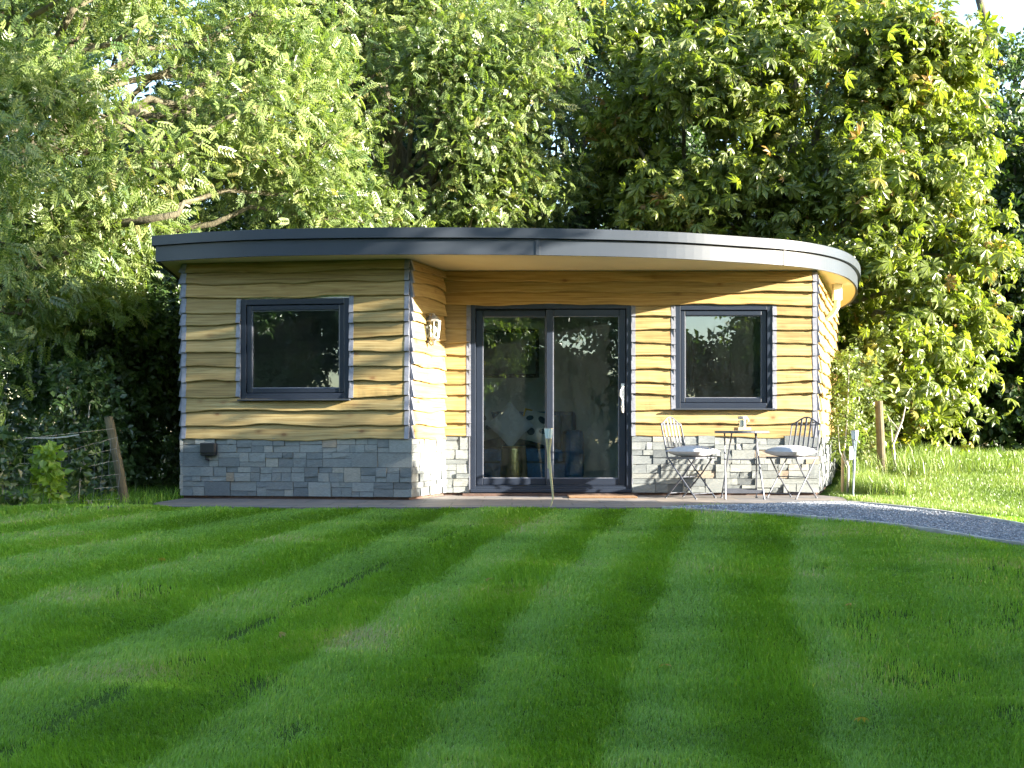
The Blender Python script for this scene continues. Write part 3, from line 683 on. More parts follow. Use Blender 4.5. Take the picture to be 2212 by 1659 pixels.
# ------------------------------------------------------------------ vegetation
def tmpl_pinnate(pairs=5, droop=.12):
    V = []; F = []
    def leaflet(o, d, side, L, W):
        d = np.array(d)/np.linalg.norm(d); s = np.array([-d[1], d[0], 0]); k = len(V); o = np.array(o)
        V.extend([o, o+d*L*.45+s*W+np.array([0, 0, .05*L]), o+d*L+np.array([0, 0, -.18*L]), o+d*L*.45-s*W+np.array([0, 0, .05*L])])
        F.extend([(k, k+2, k+1), (k, k+3, k+2)])
    for i in range(pairs):
        x = .22+.68*i/(pairs-1)*.95; z = -droop*x*x; L = .36-.04*abs(i-2)
        for s in (1, -1): leaflet((x, 0, z), (.62, .78*s, -.2), s, L, .072)
    leaflet((.92, 0, -droop), (1, 0, -.3), 1, .38, .078)
    return np.array(V), np.array(F)
def tmpl_palmate(n=7):
    V = []; F = []
    for i in range(n):
        a = (i-(n-1)/2)*R(42); L = (1.0, .95, .78, .5)[abs(i-(n-1)//2)]*.62; W = L*.19
        d = np.array([math.cos(a), math.sin(a), -.28]); d /= np.linalg.norm(d); s = np.array([-math.sin(a), math.cos(a), 0]); k = len(V)
        dz = np.array([0, 0, 1.])
        V.extend([np.zeros(3), d*L*.35+s*W*.55+dz*.03*L, d*L*.68+s*W+dz*.0*L, d*L-dz*.25*L, d*L*.68-s*W, d*L*.35-s*W*.55+dz*.03*L, d*L*.6-dz*.06*L])
        F.extend([(k, k+6, k+2, k+1), (k+6, k+3, k+2, k+2), (k, k+5, k+4, k+6), (k+6, k+4, k+3, k+3)])
    V = np.array(V); T = []
    for q in F:
        T.append(q[:3])
        if q[3] != q[2]: T.append((q[0], q[2], q[3]))
    return V, np.array(T)
def tmpl_oval(L=1, W=.3):
    return np.array([(0, 0, 0), (L*.45, W, .05), (L, 0, -.15), (L*.45, -W, .05)], float), np.array([(0, 2, 1), (0, 3, 2)])
def tmpl_sprig(n=6):
    """a short twig with simple oval leaves"""
    V = []; F = []
    for i in range(n):
        a = i*2.4; o = np.array([.1+.75*i/n, 0, 0]); d = np.array([.55, math.cos(a)*.8, math.sin(a)*.45]); d /= np.linalg.norm(d)
        s = np.cross(d, [0, 0, 1.]); s /= np.linalg.norm(s)+1e-9; k = len(V); L = .42; W = .13
        V.extend([o, o+d*L*.45+s*W, o+d*L-np.array([0, 0, .06]), o+d*L*.45-s*W]); F.extend([(k, k+2, k+1), (k, k+3, k+2)])
    return np.array(V), np.array(F)
ASH, CHE, SPR, OVL = tmpl_pinnate(), tmpl_palmate(), tmpl_sprig(), tmpl_oval(1, .36)
def place(tm, pos, axis, nor, size, tint):
    V, F = tm; n = len(pos); a = nrm(axis); nn = nor-a*np.sum(nor*a, -1, keepdims=True); nn = nrm(nn); b = np.cross(nn, a)
    W = pos[:, None]+size[:, None, None]*(V[None, :, 0:1]*a[:, None]+V[None, :, 1:2]*b[:, None]+V[None, :, 2:3]*nn[:, None])
    FF = (F[None]+np.arange(n)[:, None, None]*len(V)).reshape(-1, 3)
    return W.reshape(-1, 3), FF, np.repeat(tint, len(V))
def blocked(p):                        # keeps foliage out of the building and off its walls
    x, y, z = p[:, 0], p[:, 1], p[:, 2]
    side = 3.5+(y-14)*.315
    ins = (y > 12.4) & (y < 19.3) & (x > -4.75) & (x < side+.75) & (z < 2.95) & (z > 2.2)
    ins |= (y > 12.8) & (y < 19.1) & (x > -4.25) & (x < side+.25) & (z <= 2.3)
    ins |= z < ground_z(x, y)+.05
    return ins
def lobes(rng, c, rad, n, r0, r1, zmin=-9, front=0.0):
    out = []
    while len(out) < n:
        d = nrm(rng.normal(size=3)); 
        if front and d[1] > .35 and rng.random() < front: continue
        q = np.array(c)+d*np.array(rad)*rng.uniform(.55, 1.0)
        if q[2] > zmin: out.append((*q, rng.uniform(r0, r1)))
    return np.array(out)
def crown(rng, lb, center, tm, size, per_r2, leaves, L, droop=.35, up=.8, jit=.10, sig=.3, flat=.75, wild=.45):
    P_ = []; A_ = []; N_ = []; S_ = []; T_ = []; tips = []
    for (x, y, z, r) in lb:
        n = max(4, int(per_r2*r*r)); c = np.array((x, y, z))
        d = nrm(rng.normal(size=(n, 3))); out = c-np.array(center); out = out/(np.linalg.norm(out)+1e-6)
        d = nrm(d+.45*out+np.array((0, 0, .12)))
        q = c+d*np.array((1, 1, flat))*r*rng.uniform(.35, 1.0, (n, 1))**.6
        bd = nrm(d*.9+out*.5+np.array((0, 0, -droop))+rng.normal(size=(n, 3))*.35)
        lt = rng.normal(0, .07)
        for k in range(leaves):
            u = (k+rng.random((n, 1)))/leaves
            p = q-bd*L*(u-.3)+rng.normal(size=(n, 3))*jit
            ax = nrm(bd*.7+rng.normal(size=(n, 3))*(.4+wild*.5)+np.array((0, 0, -droop)))
            no = nrm(d*.45+np.array((.38, -.30, up*.75))+rng.normal(size=(n, 3))*wild)
            P_.append(p); A_.append(ax); N_.append(no); S_.append(size*(.5+1.0*rng.random(n)**1.7)); T_.append(np.clip(rng.normal(.5+lt, sig*.75, n), 0, 1))
        tips.append(q[:max(2, n//9)])
    p, a, no, s, t = (np.concatenate(q) for q in (P_, A_, N_, S_, T_))
    k = ~blocked(p)
    return place(tm, p[k], a[k], no[k], s[k], t[k]), tips
def limb(mb, p0, p1, r0, r1, rng, n=6, sag=.0, k=6):
    p0 = np.array(p0, float); p1 = np.array(p1, float); L = np.linalg.norm(p1-p0); pts = []
    for i in range(n+1):
        t = i/n; p = p0*(1-t)+p1*t; p = p+rng.normal(size=3)*.035*L*math.sin(math.pi*t)+np.array((0, 0, sag*L*math.sin(math.pi*t)))
        pts.append(p)
    mb.tube(pts, [r0+(r1-r0)*(i/n)**.8 for i in range(n+1)], k)
    return pts
def tree(name, label, cat, base, top, r, lb, center, tm, size, per, leaves, L, lmat, bmat, seed, twigs=True, group=None, extra=(), limbs_to=99, fork=.45, **kw):
    rng = np.random.default_rng(seed); b0 = np.array((base[0], base[1], float(ground_z(base[0], base[1]))-.15))
    t = thing(name, label, cat, tuple(b0), 0, group); tp = np.array(top, float)
    mb = MB(); spine = limb(mb, b0*0, tp-b0, r, r*.28, rng, 9, 0, 10); obj('trunk', mb, bmat, t, smooth=True)
    mb = MB(); order = rng.permutation(len(lb))[:limbs_to]
    for i in order:
        q = lb[i, :3]-b0; h = np.clip((q[2]/(tp-b0)[2])*fork+.12, .15, .95); s = spine[int(h*9)]
        limb(mb, s, q, r*.30, .02, rng, 6, .05, 6)
    (V, F, T), tips = crown(rng, lb, center, tm, size, per, leaves, L, **kw)
    if twigs:
        for l, q in zip(lb, tips):
            for e in q:
                if not blocked(np.array([e]))[0]: limb(mb, l[:3]-b0, e-b0, .015, .004, rng, 4, 0, 4)
    for (pts, ra, rb) in extra:
        n = len(pts); mb.tube([Vector(p)-Vector(b0) for p in pts], [ra+(rb-ra)*i/(n-1) for i in range(n)], 8)
    obj('branches', mb, bmat, t, smooth=True)
    obj('crown', np_mesh('crown', V-b0, F, {'tint': T}), lmat, t)
    return t
rg = np.random.default_rng(21)
C_ = np.concatenate
# ash on the left, overhanging the fence and the end of the roof
lbA = C_([lobes(rg, (-5.6, 15.4, 4.6), (2.6, 1.9, 3.2), 26, .55, .95, 2.3), lobes(rg, (-3.6, 17.2, 5.2), (2.0, 1.2, 2.2), 16, .55, .9, 3.0),
          np.array([(-5.75, 13.4, 1.3, .45), (-5.6, 13.0, .5, .4), (-5.5, 13.9, 2.0, .6), (-5.0, 13.9, 2.9, .6), (-4.7, 14.4, 3.4, .6), (-5.3, 14.2, 4.4, .7), (-4.9, 15.2, 2.6, .6), (-4.4, 14.8, 5.6, .7), (-6.0, 14.6, 3.6, .7), (-5.9, 14.9, 4.8, .7), (-6.2, 14.4, 2.6, .6), (-5.3, 14.6, 3.4, .6), (-6.1, 15.2, 5.8, .7), (-5.3, 13.6, 3.25, .42), (-4.35, 13.8, 3.45, .42), (-3.9, 14.1, 3.7, .45), (-4.7, 13.7, 2.75, .4), (-5.4, 12.7, 2.6, .5), (-5.5, 12.4, 1.7, .4), (-5.3, 12.9, 3.6, .6), (-5.6, 13.2, 4.6, .6)])])
tree('ash_tree', 'ash tree with pale feathery leaves and bare limbs overhanging the wire fence', 'ash tree', (-7.4, 15.3), (-7.0, 15.6, 7.5), .30, lbA, (-6.6, 15.9, 4), ASH, .175, 122, 7, .45, 'ash_leaf', 'ash_bark', 31, droop=.2, jit=.16, wild=.8,
     extra=[([P(-60, 505, 14.6), P(60, 492, 14.4), P(200, 490, 14.2), P(300, 478, 14.0), P(385, 462, 13.9), P(398, 436, 14.0), P(440, 428, 14.1)], .08, .012),
            ([P(-40, 345, 15.2), P(60, 325, 15.2), P(180, 292, 15.2), P(262, 255, 15.3), P(330, 235, 15.5)], .11, .04),
            ([P(70, 130, 15.5), P(130, 190, 15.3), P(210, 245, 15.1), P(330, 300, 15.0)], .04, .012),
            ([P(0, 70, 15.5), P(120, 85, 15.4), P(220, 100, 15.4)], .06, .02)])
# second ash behind the roof
lbB = C_([lobes(rg, (-2.0, 20.6, 5.6), (3.5, 1.9, 3.0), 44, .6, 1.05, 2.9, .6), np.array([(-3.6, 19.6, 3.2, .8), (-2.4, 19.6, 3.1, .8), (-1.2, 19.7, 3.3, .75), (-.6, 19.6, 4.2, .7), (-3.0, 19.3, 4.2, .8), (-1.9, 19.2, 4.0, .8), (.2, 19.4, 6.0, .8), (.5, 19.4, 6.9, .8), (-4.6, 20.0, 3.2, .8), (-4.2, 19.9, 2.2, .8), (-5.2, 20.2, 2.0, .8)])])
tree('ash_tree', 'ash tree with dense fine leaves rising behind the middle left of the roof', 'ash tree', (-2.2, 21.6), (-2.0, 21.2, 9.5), .28, lbB, (-2.0, 21.8, 4.5), ASH, .165, 135, 7, .45, 'ash_leaf', 'ash_bark', 32, droop=.2, jit=.16, wild=.8)
# horse chestnut on the right
lbC = C_([lobes(rg, (4.6, 20.8, 5.2), (2.9, 2.0, 3.4), 40, .6, 1.0, 2.2, .6),
          np.array([(5.3, 18.6, 3.1, .8), (6.1, 18.6, 2.7, .7), (6.9, 18.7, 2.3, .6), (5.7, 18.2, 1.9, .7), (6.4, 18.2, 1.5, .6), (5.5, 17.6, 1.2, .55), (6.2, 17.7, .95, .5), (5.3, 17.6, .7, .4), (7.1, 18.9, 3.4, .7), (6.6, 18.9, 4.3, .8), (5.6, 18.8, 4.3, .85),
                    (4.4, 19.5, 3.4, .8), (3.4, 19.7, 3.3, .8), (2.3, 19.9, 3.2, .7), (1.4, 20.4, 3.1, .6), (2.6, 19.9, 4.4, .8), (3.8, 19.5, 4.6, .8), (6.9, 19.6, 5.2, .8), (6.7, 19.7, 6.4, .8), (1.7, 20.0, 5.6, .5), (.4, 20.4, 3.3, .5), (-.2, 20.4, 3.2, .5), (2.4, 20.2, 6.2, .8), (1.9, 20.6, 7.2, .8)])])
tree('chestnut_tree', 'horse chestnut tree with large hand shaped leaves sweeping down right of the building', 'chestnut tree', (4.4, 22.2), (4.3, 21.8, 9.5), .36, lbC, (4.4, 22.2, 4.2), CHE, .275, 92, 6, .6, 'chestnut_leaf', 'chestnut_bark', 33, droop=.28, up=.85, wild=.48, jit=.2, flat=.5)
# darker trees behind
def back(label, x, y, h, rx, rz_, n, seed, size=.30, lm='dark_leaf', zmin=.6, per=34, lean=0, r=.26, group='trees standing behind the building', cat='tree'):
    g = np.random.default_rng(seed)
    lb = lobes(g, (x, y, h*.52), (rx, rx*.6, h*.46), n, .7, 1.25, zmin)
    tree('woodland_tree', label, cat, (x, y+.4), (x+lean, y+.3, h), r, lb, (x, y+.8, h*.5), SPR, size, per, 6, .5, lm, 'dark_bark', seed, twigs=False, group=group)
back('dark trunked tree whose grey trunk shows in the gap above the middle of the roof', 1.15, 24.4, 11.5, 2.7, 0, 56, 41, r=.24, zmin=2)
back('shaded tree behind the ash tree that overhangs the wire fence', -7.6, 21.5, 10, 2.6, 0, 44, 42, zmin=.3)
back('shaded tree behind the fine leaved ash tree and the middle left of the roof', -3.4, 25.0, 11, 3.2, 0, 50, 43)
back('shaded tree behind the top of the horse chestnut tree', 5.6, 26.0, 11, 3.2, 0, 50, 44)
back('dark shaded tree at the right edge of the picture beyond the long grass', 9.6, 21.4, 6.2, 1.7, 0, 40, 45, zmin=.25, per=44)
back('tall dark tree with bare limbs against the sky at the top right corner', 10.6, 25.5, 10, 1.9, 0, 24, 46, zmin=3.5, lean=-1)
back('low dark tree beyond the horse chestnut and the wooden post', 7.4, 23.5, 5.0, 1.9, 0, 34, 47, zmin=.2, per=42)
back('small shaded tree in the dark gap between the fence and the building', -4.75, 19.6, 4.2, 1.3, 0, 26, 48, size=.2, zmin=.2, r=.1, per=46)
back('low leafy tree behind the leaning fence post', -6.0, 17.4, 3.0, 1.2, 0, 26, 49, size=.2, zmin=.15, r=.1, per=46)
# far wood beyond the garden closes the view between the trees
g = np.random.default_rng(77); lbW = np.array([(x+g.normal()*.8, 31+g.normal()*1.2, z+g.normal()*.5, g.uniform(1.2, 1.8)) for x in np.arange(-17, 18, 1.8) for z in (.8, 2.4, 4.0, 5.4, 7.0, 8.6, 10.2, 11.8) if not (x > 9.6 and z > 6) and not (-12.5 < x < -8 and 6.2 < z < 10.5) and (z < 6 or g.random() < .8)])
(V, F, T), _ = crown(g, lbW, (0, 36, 2), SPR, .5, 16, 4, .6)
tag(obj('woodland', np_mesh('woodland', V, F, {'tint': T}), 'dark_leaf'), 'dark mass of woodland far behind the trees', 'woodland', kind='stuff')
# trees round the garden behind and right of the viewer: they shade the lawn and show in the window glass
def garden_tree(label, x, y, h, rx, n, seed, zmin, per=20, size=.42, lm='ash_leaf', rxy=.9, r0=.7, r1=1.2):
    g = np.random.default_rng(seed); lb = lobes(g, (x, y, (h+zmin)/2), (rx, rx*rxy, (h-zmin)/2), n, r0, r1, zmin-.3)
    tree('garden_tree', label, 'tree', (x, y), (x, y, h*.9), .22, lb, (x, y, h*.5), SPR, size, per, 5, .5, lm, 'dark_bark', seed, twigs=False, group='trees around the lawn')
for a in (('leafy tree at the right side of the lawn nearest to the gravel path', 10.6, 7.4, 10.5, .95, 54, 61, .2), ('leafy tree at the right side of the lawn second from the gravel path', 10.6, 5.2, 7.8, 1.9, 64, 62, .2),
          ('leafy tree at the right side of the lawn third from the gravel path', 10.8, 2.2, 8.0, 1.9, 56, 63, .2), ('leafy tree at the right side of the lawn farthest from the gravel path', 10.6, -.8, 7.6, 1.9, 56, 64, .2)):
    garden_tree(*a)
for a in (('tall tree across the lawn mirrored in the glass of the sliding door', -1.5, -11, 10, 2.2, 34, 70, 2.2), ('tree across the lawn mirrored in the square window beside the chairs', 9.5, -13, 9.5, 2.6, 30, 71, 1.5),
          ('tree across the lawn mirrored in the window of the projecting left block', -8.5, -9, 9, 2.8, 44, 72, .6), ('spreading tree at the far right across the lawn', 15.5, -10, 9, 2.6, 36, 73, 1.0)):
    garden_tree(*a, per=22, size=.40)
garden_tree('low narrow unseen tree added to shade the gravel path and left plinth', 10.4, 8.75, 5.0, .6, 44, 66, .1, per=110, size=.34, r0=.35, r1=.6)  # added out of view to cast shade on path and left plinth
g = np.random.default_rng(78); lbH = np.array([(x+g.normal()*.6, -19+g.normal()*1.3+.02*x*x, z+g.normal()*.5, g.uniform(1.1, 1.7)) for x in np.arange(-22, 24, 1.5) for z in (-.3, 1.4, 3.1, 4.8, 6.4, 7.8) if z < (9 if x < 6 else 3.6+.5*math.sin(x*2)) and (z < 4 or g.random() < .8)])
(V, F, T), _ = crown(g, lbH, (0, -26, 2), SPR, .62, 60, 4, .6)
tag(obj('tall_hedge', np_mesh('tall_hedge', V, F, {'tint': T}), 'dark_leaf'), 'tall dark leafy hedge along the far side of the lawn facing the building', 'hedge')

# small plants
def plant(name, label, cat, loc, pts_fn, n, tm, size, lmat, seed, stems, smat='grey_stick', group=None, up=.5, out_=.6):
    rng = np.random.default_rng(seed); t = thing(name, label, cat, tuple(loc), 0, group)
    p, d = pts_fn(rng, n); ax = nrm(d*out_+rng.normal(size=(n, 3))*.6+np.array((0, 0, -.3))); no = nrm(np.array((0, -.35, up))+rng.normal(size=(n, 3))*.5+d*.4)
    V, F, T = place(tm, p, ax, no, size*rng.uniform(.6, 1.2, n), np.clip(rng.normal(.5, .25, n), 0, 1))
    mb = MB()
    for pts, ra, rb in stems: mb.tube(pts, [ra+(rb-ra)*i/(len(pts)-1) for i in range(len(pts))], 6)
    if stems: obj('stem', mb, smat, t, smooth=True)
    obj('leaves', np_mesh('leaves', V, F, {'tint': T}), lmat, t)
    return t
def column(r, z0, z1, pw=1):
    def f(rng, n):
        a = rng.random(n)*6.283; rr = r*np.sqrt(rng.random(n)); z = z0+(z1-z0)*rng.random(n)**pw; q = 1-.55*((z-z0)/(z1-z0))**2
        return np.stack([rr*np.cos(a)*q, rr*np.sin(a)*q, z], -1), np.stack([np.cos(a), np.sin(a), np.zeros(n)], -1)
    return f
sp_ = plant('sapling', 'slim young tree tied to a stake at the corner of the building', 'sapling', (3.86, 14.3, -.02), column(.17, .55, 1.7), 210, SPR, .12, 'shrub_leaf', 81,
      [([(0, 0, 0), (.01, 0, .3), (-.04, 0, .45), (0, 0, .9), (.02, 0, 1.6)], .016, .005), ([(.0, 0, .33), (.06, 0, .5), (.09, 0, .9)], .008, .003), ([(0, 0, .3), (-.09, 0, .48), (-.12, 0, .9)], .008, .003)], 'grey_stick')
b = MB().tube([(-.05, .03, -.05), (-.045, .03, .45)], .018, 6); obj('stake', b, 'tray_wood', sp_)
b = MB(); b.box((.035, -.02, .46), (.045, .012, .15), .2); obj('tag', b, 'white_tag', sp_, bevel=.004)
plant('climbing_plant', 'bright yellow green climbing plant with heart shaped leaves growing up the wire fence', 'climbing plant', (-4.58, 12.28, -.07), column(.16, .02, .62, .8), 260, OVL, .105, 'hop_leaf', 82,
      [([(0, 0, 0), (.04, 0, .3), (-.02, 0, .58)], .006, .003)], 'grey_stick', up=.2)
plant('climbing_plant', 'darker green climbing plant just right of the bright yellow green one on the fence', 'climbing plant', (-4.36, 12.5, -.07), column(.10, .05, .58, .8), 90, OVL, .11, 'dark_leaf', 83, [([(0, 0, 0), (.03, 0, .5)], .006, .003)], 'grey_stick', up=.2)
plant('bush', 'low green bush at the left edge of the picture in front of the fence', 'bush', (-5.22, 12.1, -.08), column(.26, .05, .95, .9), 170, SPR, .2, 'ash_leaf', 84, [([(0, 0, 0), (.03, 0, .6)], .012, .004)], 'grey_stick')
plant('shrub', 'dark shaded shrub standing close behind the leaning fence post', 'shrub', (-4.75, 13.7, -.06), column(.5, .1, 1.5, .9), 520, SPR, .19, 'dark_leaf', 86, [([(0, 0, 0), (.1, 0, 1.1)], .02, .006)], 'grey_stick')  # shade behind the fence is put into its dark leaf colour
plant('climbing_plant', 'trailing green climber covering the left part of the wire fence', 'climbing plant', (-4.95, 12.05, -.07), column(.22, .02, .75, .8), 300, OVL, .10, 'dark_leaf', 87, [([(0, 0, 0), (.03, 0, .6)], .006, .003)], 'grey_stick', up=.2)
plant('shrub', 'leafy shrub growing against the wooden post under the horse chestnut', 'shrub', (4.55, 16.6, .22), column(.5, .15, 1.5, .9), 460, SPR, .2, 'shrub_leaf', 85, [([(0, 0, 0), (.1, 0, 1.1)], .02, .006), ([(.05, 0, 0), (-.2, 0, 1.0)], .015, .005)], 'grey_stick')

# wire fence on the left
fe = thing('wire_fence', 'wire mesh stock fence with one leaning wooden post beside the left end of the building', 'fence', (-4.1, 13.0, -.06))
b = MB().tube([(.07, 0, -.1), (-.02, .0, .42), (-.13, .03, .90)], [.05, .048, .045], 10); obj('post', b, 'post_wood', fe)
wm = MB(); f0 = Vector((0, -.06, 0)); f1 = Vector((-1.6, -1.9, -.04)); rr = random.Random(4)
def fpt(u, v): 
    sag = -.07*math.sin(math.pi*min(1, u*1.6))**2*v
    return f0.lerp(f1, u)+Vector((0.012*math.sin(u*40+v*5), .02*math.sin(u*9), .05+.52*v+sag+.12*(1-u)**3*v))
for v in (0, .2, .4, .62, .82, 1): wm.tube([fpt(u, v) for u in np.linspace(0, 1, 26)], .0018, 3)
for i in range(27):
    u = i/26; wm.tube([fpt(u+.006*math.sin(i*3+j*2), v) for j, v in enumerate((0, .2, .4, .62, .82, 1))], .0018, 3)
obj('wire_mesh', wm, 'fence_wire', fe)
wt = MB().tube([Vector((-.05, -.05, .78)), f0.lerp(f1, .45)+Vector((0, 0, .69)), f0.lerp(f1, 1)+Vector((0, 0, .70))], .002, 3); obj('top_wire', wt, 'fence_wire', fe)
b = MB().tube([(-.26, 0, -.006), (-.12, .0, -.012), (.0, .0, -.012), (.14, 0, .0), (.27, 0, .022)], [.004, .007, .008, .008, .006], 6)
tag(obj('dead_twig', b, 'grey_stick', None, P(112, 944, 12.3)), 'pale dead twig caught on the top wire of the fence', 'twig')

# grass
def stripe_phase(X, Y):
    s = np.array([-4, -3, -2, -1, 0, 1, 2, 3, 3.5, 4, 5, 6, 7, 8, 9.])
    x5 = np.array([5.3, 4.1, 3.1, 2.2, 1.26, .36, -.44, -1.45, -2.1, -2.85, -4.4, -6.2, -8.3, -10.5, -12.8])
    x12 = np.array([6.4, 5.4, 4.5, 3.62, 2.75, 1.89, 1.19, .48, .0, -.38, -1.2, -2.05, -3.0, -4.0, -5.1])
    out = np.zeros_like(X); yb = np.round(Y*20)/20
    for yv in np.unique(yb):
        m = yb == yv; t = (yv-5)/7.0; xs = x5*(1-t)+x12*t-.10*math.sin(math.pi*np.clip(t, 0, 1))
        o = np.argsort(xs); out[m] = np.interp(X[m], xs[o], s[o])
    return out
def blades(p, h, wd, lean, tint, rng):
    """tapering bent blades: p base (n,3), lean (n,2) tip offset"""
    n = len(p); a = rng.random(n)*math.pi; sx = np.stack([np.cos(a), np.sin(a), 0*a], -1)*wd[:, None]/2
    mid = p+np.concatenate([lean*.35, (h*.62)[:, None]], -1); tip = p+np.concatenate([lean, (h*(1-.25*np.minimum(1, np.linalg.norm(lean, axis=1)/h)))[:, None]], -1)
    V = np.stack([p-sx, p+sx, mid+sx*.75, mid-sx*.75, tip], 1).reshape(-1, 3)
    F = (np.array([(0, 1, 2), (0, 2, 3), (3, 2, 4)])[None]+np.arange(n)[:, None, None]*5).reshape(-1, 3)
    return V, F, np.repeat(tint, 5)
def in_poly(x, y, poly):
    r = np.zeros(len(x), bool); k = len(poly)
    for i in range(k):
        (x0, y0), (x1, y1) = poly[i], poly[(i+1) % k]
        c = ((y0 > y) != (y1 > y)); r ^= c & (x < (x1-x0)*(y-y0)/(y1-y0+1e-12)+x0)
    return r
PATIO = [(-3.60, 12.6), (-3.4, 12.02), (-2.2, 11.88), (0, 11.86), (1.43, 11.85), (3.46, 12.8), (3.62, 13.6), (3.5, 14.1), (4.9, 18.6), (-4.2, 18.8), (-3.55, 13.5)]
PATH = [tuple(p) for p in PA]+[tuple(p) for p in PB[::-1]]
def vnoise(rng, X, Y, cell):
    g = rng.random((80, 80)); u = X/cell+40; v = Y/cell+20; i = np.clip(np.floor(u).astype(int), 0, 78); j = np.clip(np.floor(v).astype(int), 0, 78); fu = sstep(0, 1, u-i); fv = sstep(0, 1, v-j)
    return (g[i, j]*(1-fu)+g[i+1, j]*fu)*(1-fv)+(g[i, j+1]*(1-fu)+g[i+1, j+1]*fu)*fv
def lawn():
    rng = np.random.default_rng(9); n = 1150000
    Y = 4.2+9.2*rng.random(n)**1.25; X = (rng.random(n)*2-1)*(.47*Y+.3)
    k = ~in_poly(X, Y, PATIO) & ~in_poly(X, Y, PATH) & ~((Y > 12.15) & (X < -3.4)) & ~((X > 3.3) & (Y > 12.3))
    X, Y = X[k], Y[k]
    n1 = vnoise(rng, X, Y, .28); n2 = vnoise(rng, X, Y, .9); n3 = vnoise(rng, X, Y*1.0, .12); n4 = vnoise(rng, X*.5, Y*1.6, .45)
    bare = sstep(.62, .80, n2*.5+n1*.5+.17*sstep(1.6, 2.4, X)*sstep(9.5, 8, Y)+.07*sstep(5.9, 5.2, Y)-.04)
    track = np.exp(-((stripe_phase(X, Y)-3.5)/.075)**2)*sstep(.2, .5, vnoise(rng, X, Y, .35))*sstep(11.8, 10, Y)
    spot = np.exp(-(((X+1.22)/.16)**2+((Y-6.0)/.22)**2))+.8*np.exp(-(((X+.95)/.10)**2+((Y-5.35)/.2)**2))
    keep = rng.random(len(X)) > np.clip(bare*.78+track*.95+spot*.9, 0, .97)
    X, Y, n1, n2, n3, n4 = X[keep], Y[keep], n1[keep], n2[keep], n3[keep], n4[keep]; n = len(X)
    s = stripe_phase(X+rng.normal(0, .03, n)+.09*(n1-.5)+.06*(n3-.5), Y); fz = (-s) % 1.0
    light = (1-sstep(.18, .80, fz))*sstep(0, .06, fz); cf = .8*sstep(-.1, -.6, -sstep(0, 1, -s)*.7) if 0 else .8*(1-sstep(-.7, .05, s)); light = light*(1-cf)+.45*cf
    h = (.018+.024*n1*n2*1.6+.012*n3)*rng.uniform(.65, 1.35, n)*(1+.5*(rng.random(n) > .985))
    ln = (light-.45)*2*.021*(.6+.8*n4); lean = np.stack([ln*.25+rng.normal(0, .011, n), ln+rng.normal(0, .011, n)], -1)
    z = ground_z(X, Y)-.004
    t = np.clip(.40+.14*light+.55*(n2-.5)+.45*(n4-.5)+rng.normal(0, .17, n), 0, 1)  # stripe term puts some of the leaning blades' sheen into the tint
    V, F, T = blades(np.stack([X, Y, z], -1), h, (.0033+.0012*np.clip(Y-6, 0, 8))*rng.uniform(.7, 1.3, n), lean, t, rng)
    tag(obj('lawn_grass', np_mesh('lawn_grass', V, F, {'tint': T}), 'lawn_blade'), 'short striped mown lawn in front of the building', 'lawn', kind='stuff')
lawn()
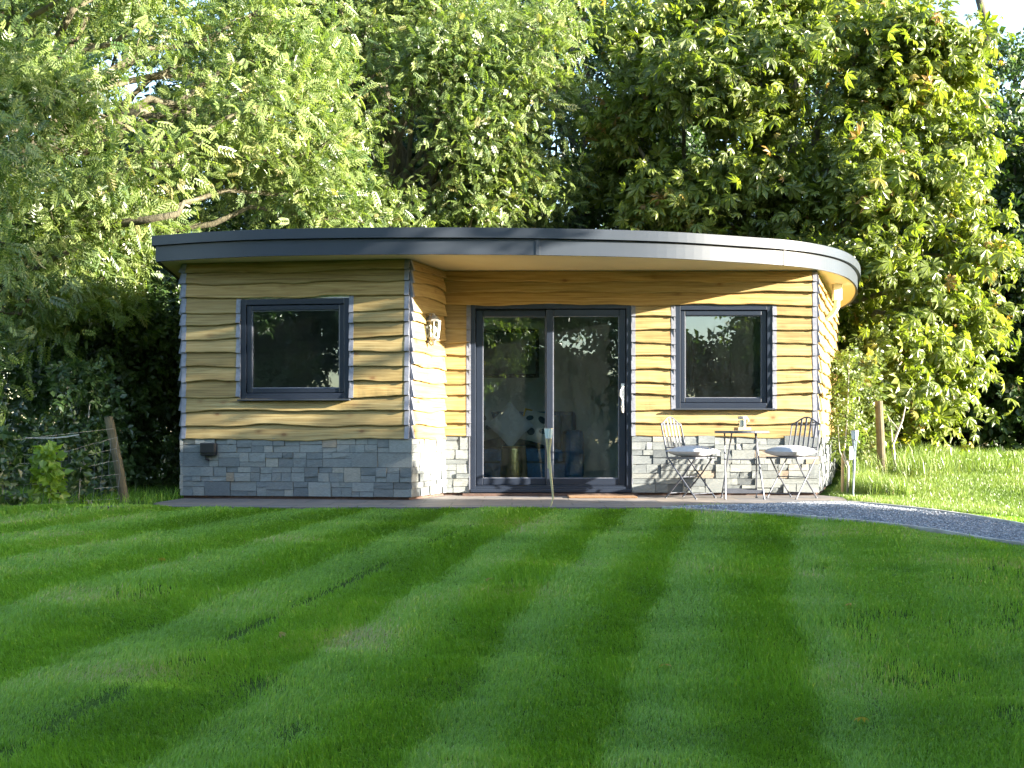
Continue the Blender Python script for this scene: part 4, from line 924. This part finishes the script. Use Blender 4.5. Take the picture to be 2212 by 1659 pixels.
def meadow():
    rng = np.random.default_rng(19); parts = []
    n = 210000; Y = 12.0+9*rng.random(n)**1.3; X = 3.0+(.50*Y-3.0+.5)*rng.random(n)
    X2 = X; k = ~in_poly(X, Y, PATIO) & ~in_poly(X, Y, PATH) & (X > 3.45+np.clip(Y-14, 0, 9)*.315+.12) & ((Y > 12.35) | (X > 3.6))
    up = np.interp(X, [3.46, 4.05, 4.72, 5.6, 7, 9.5], [12.78, 12.0, 11.34, 10.6, 9.6, 8.1]); k &= Y > up+.03
    X, Y = X[k], Y[k]; n = len(X); c1 = vnoise(rng, X, Y, .6)
    h = .045*rng.uniform(.6, 1.4, n)*(1+.7*c1); lean = rng.normal(0, .018, (n, 2))
    parts.append(blades(np.stack([X, Y, ground_z(X, Y)-.004], -1), h, .006*rng.uniform(.7, 1.4, n), lean, np.clip(.42+.5*(c1-.5)+rng.normal(0, .18, n), 0, 1), rng))
    V, F, T = join_np(parts); tag(obj('rough_grass', np_mesh('rough_grass', V, F, {'tint': T}), 'meadow_blade'), 'sunlit short rough grass right of the building beyond the gravel path', 'grass', kind='stuff')
    parts = []
    n = 13000; cx = 3.9+6.6*rng.random(260)**1.5; cyv = rng.uniform(15.3, 18.6, 260)+.12*(cx-4); i = rng.integers(0, 260, n)
    X = cx[i]+rng.normal(0, .14, n); Y = cyv[i]+rng.normal(0, .14, n); k = X > 3.45+np.clip(Y-14, 0, 9)*.315+.2; X, Y = X[k], Y[k]; n = len(X)
    h = rng.uniform(.14, .46, n)*np.interp(X, [4, 5.6, 7], [1, .8, .45]); lean = rng.normal(0, .11, (n, 2)); parts.append(blades(np.stack([X, Y, ground_z(X, Y)-.01], -1), h, .008*rng.uniform(.6, 1.4, n), lean, np.clip(rng.normal(.4, .22, n), 0, 1), rng))
    m = 5000; X = rng.uniform(3.95, 4.4, m); Y = rng.uniform(13.7, 15.4, m); k = X > 3.6+np.clip(Y-14, 0, 9)*.315+.15; X, Y = X[k], Y[k]; m = len(X)
    parts.append(blades(np.stack([X, Y, ground_z(X, Y)-.01], -1), rng.uniform(.08, .3, m), .006*rng.uniform(.6, 1.4, m), rng.normal(0, .07, (m, 2)), np.clip(rng.normal(.45, .22, m), 0, 1), rng))
    V, F, T = join_np(parts); tag(obj('long_grass', np_mesh('long_grass', V, F, {'tint': T}), 'meadow_blade'), 'tall uncut grass at the foot of the horse chestnut and wooden post', 'grass', kind='stuff')
    rng = np.random.default_rng(29); n = 3500; X = rng.uniform(-6.6, -3.5, n); Y = rng.uniform(11.8, 14.5, n); k = (Y > 12.1+(X > -3.6)*.3) & ~in_poly(X, Y, PATIO); X, Y = X[k], Y[k]; n = len(X)
    V, F, T = blades(np.stack([X, Y, ground_z(X, Y)-.005], -1), rng.uniform(.04, .16, n), .006*rng.uniform(.6, 1.4, n), rng.normal(0, .05, (n, 2)), np.clip(rng.normal(.3, .2, n), 0, 1), rng)
    tag(obj('fence_grass', np_mesh('fence_grass', V, F, {'tint': T}), 'lawn_blade'), 'untidy shaded grass along the foot of the wire fence', 'grass', kind='stuff')
meadow()

for x, y, a in ((-1.30, 6.95, .3), (.78, 6.35, 1.2), (-.15, 8.4, 2.2), (2.1, 7.7, 2.9), (-2.6, 9.2, .9), (1.55, 5.5, 1.8)):
    V, F = tmpl_palmate(5); me = np_mesh('fallen_leaf', V*.075, F, {'tint': np.full(len(V), .99)})
    o = obj('fallen_leaf', me, 'chestnut_leaf', None, (x, y, float(ground_z(x, y))+.045)); o.rotation_euler = (R(18*math.sin(a*5)), R(14*math.cos(a*7)), a)
    tag(o, 'small brown fallen leaf lying on the striped lawn', 'fallen leaf', 'fallen leaves on the lawn')
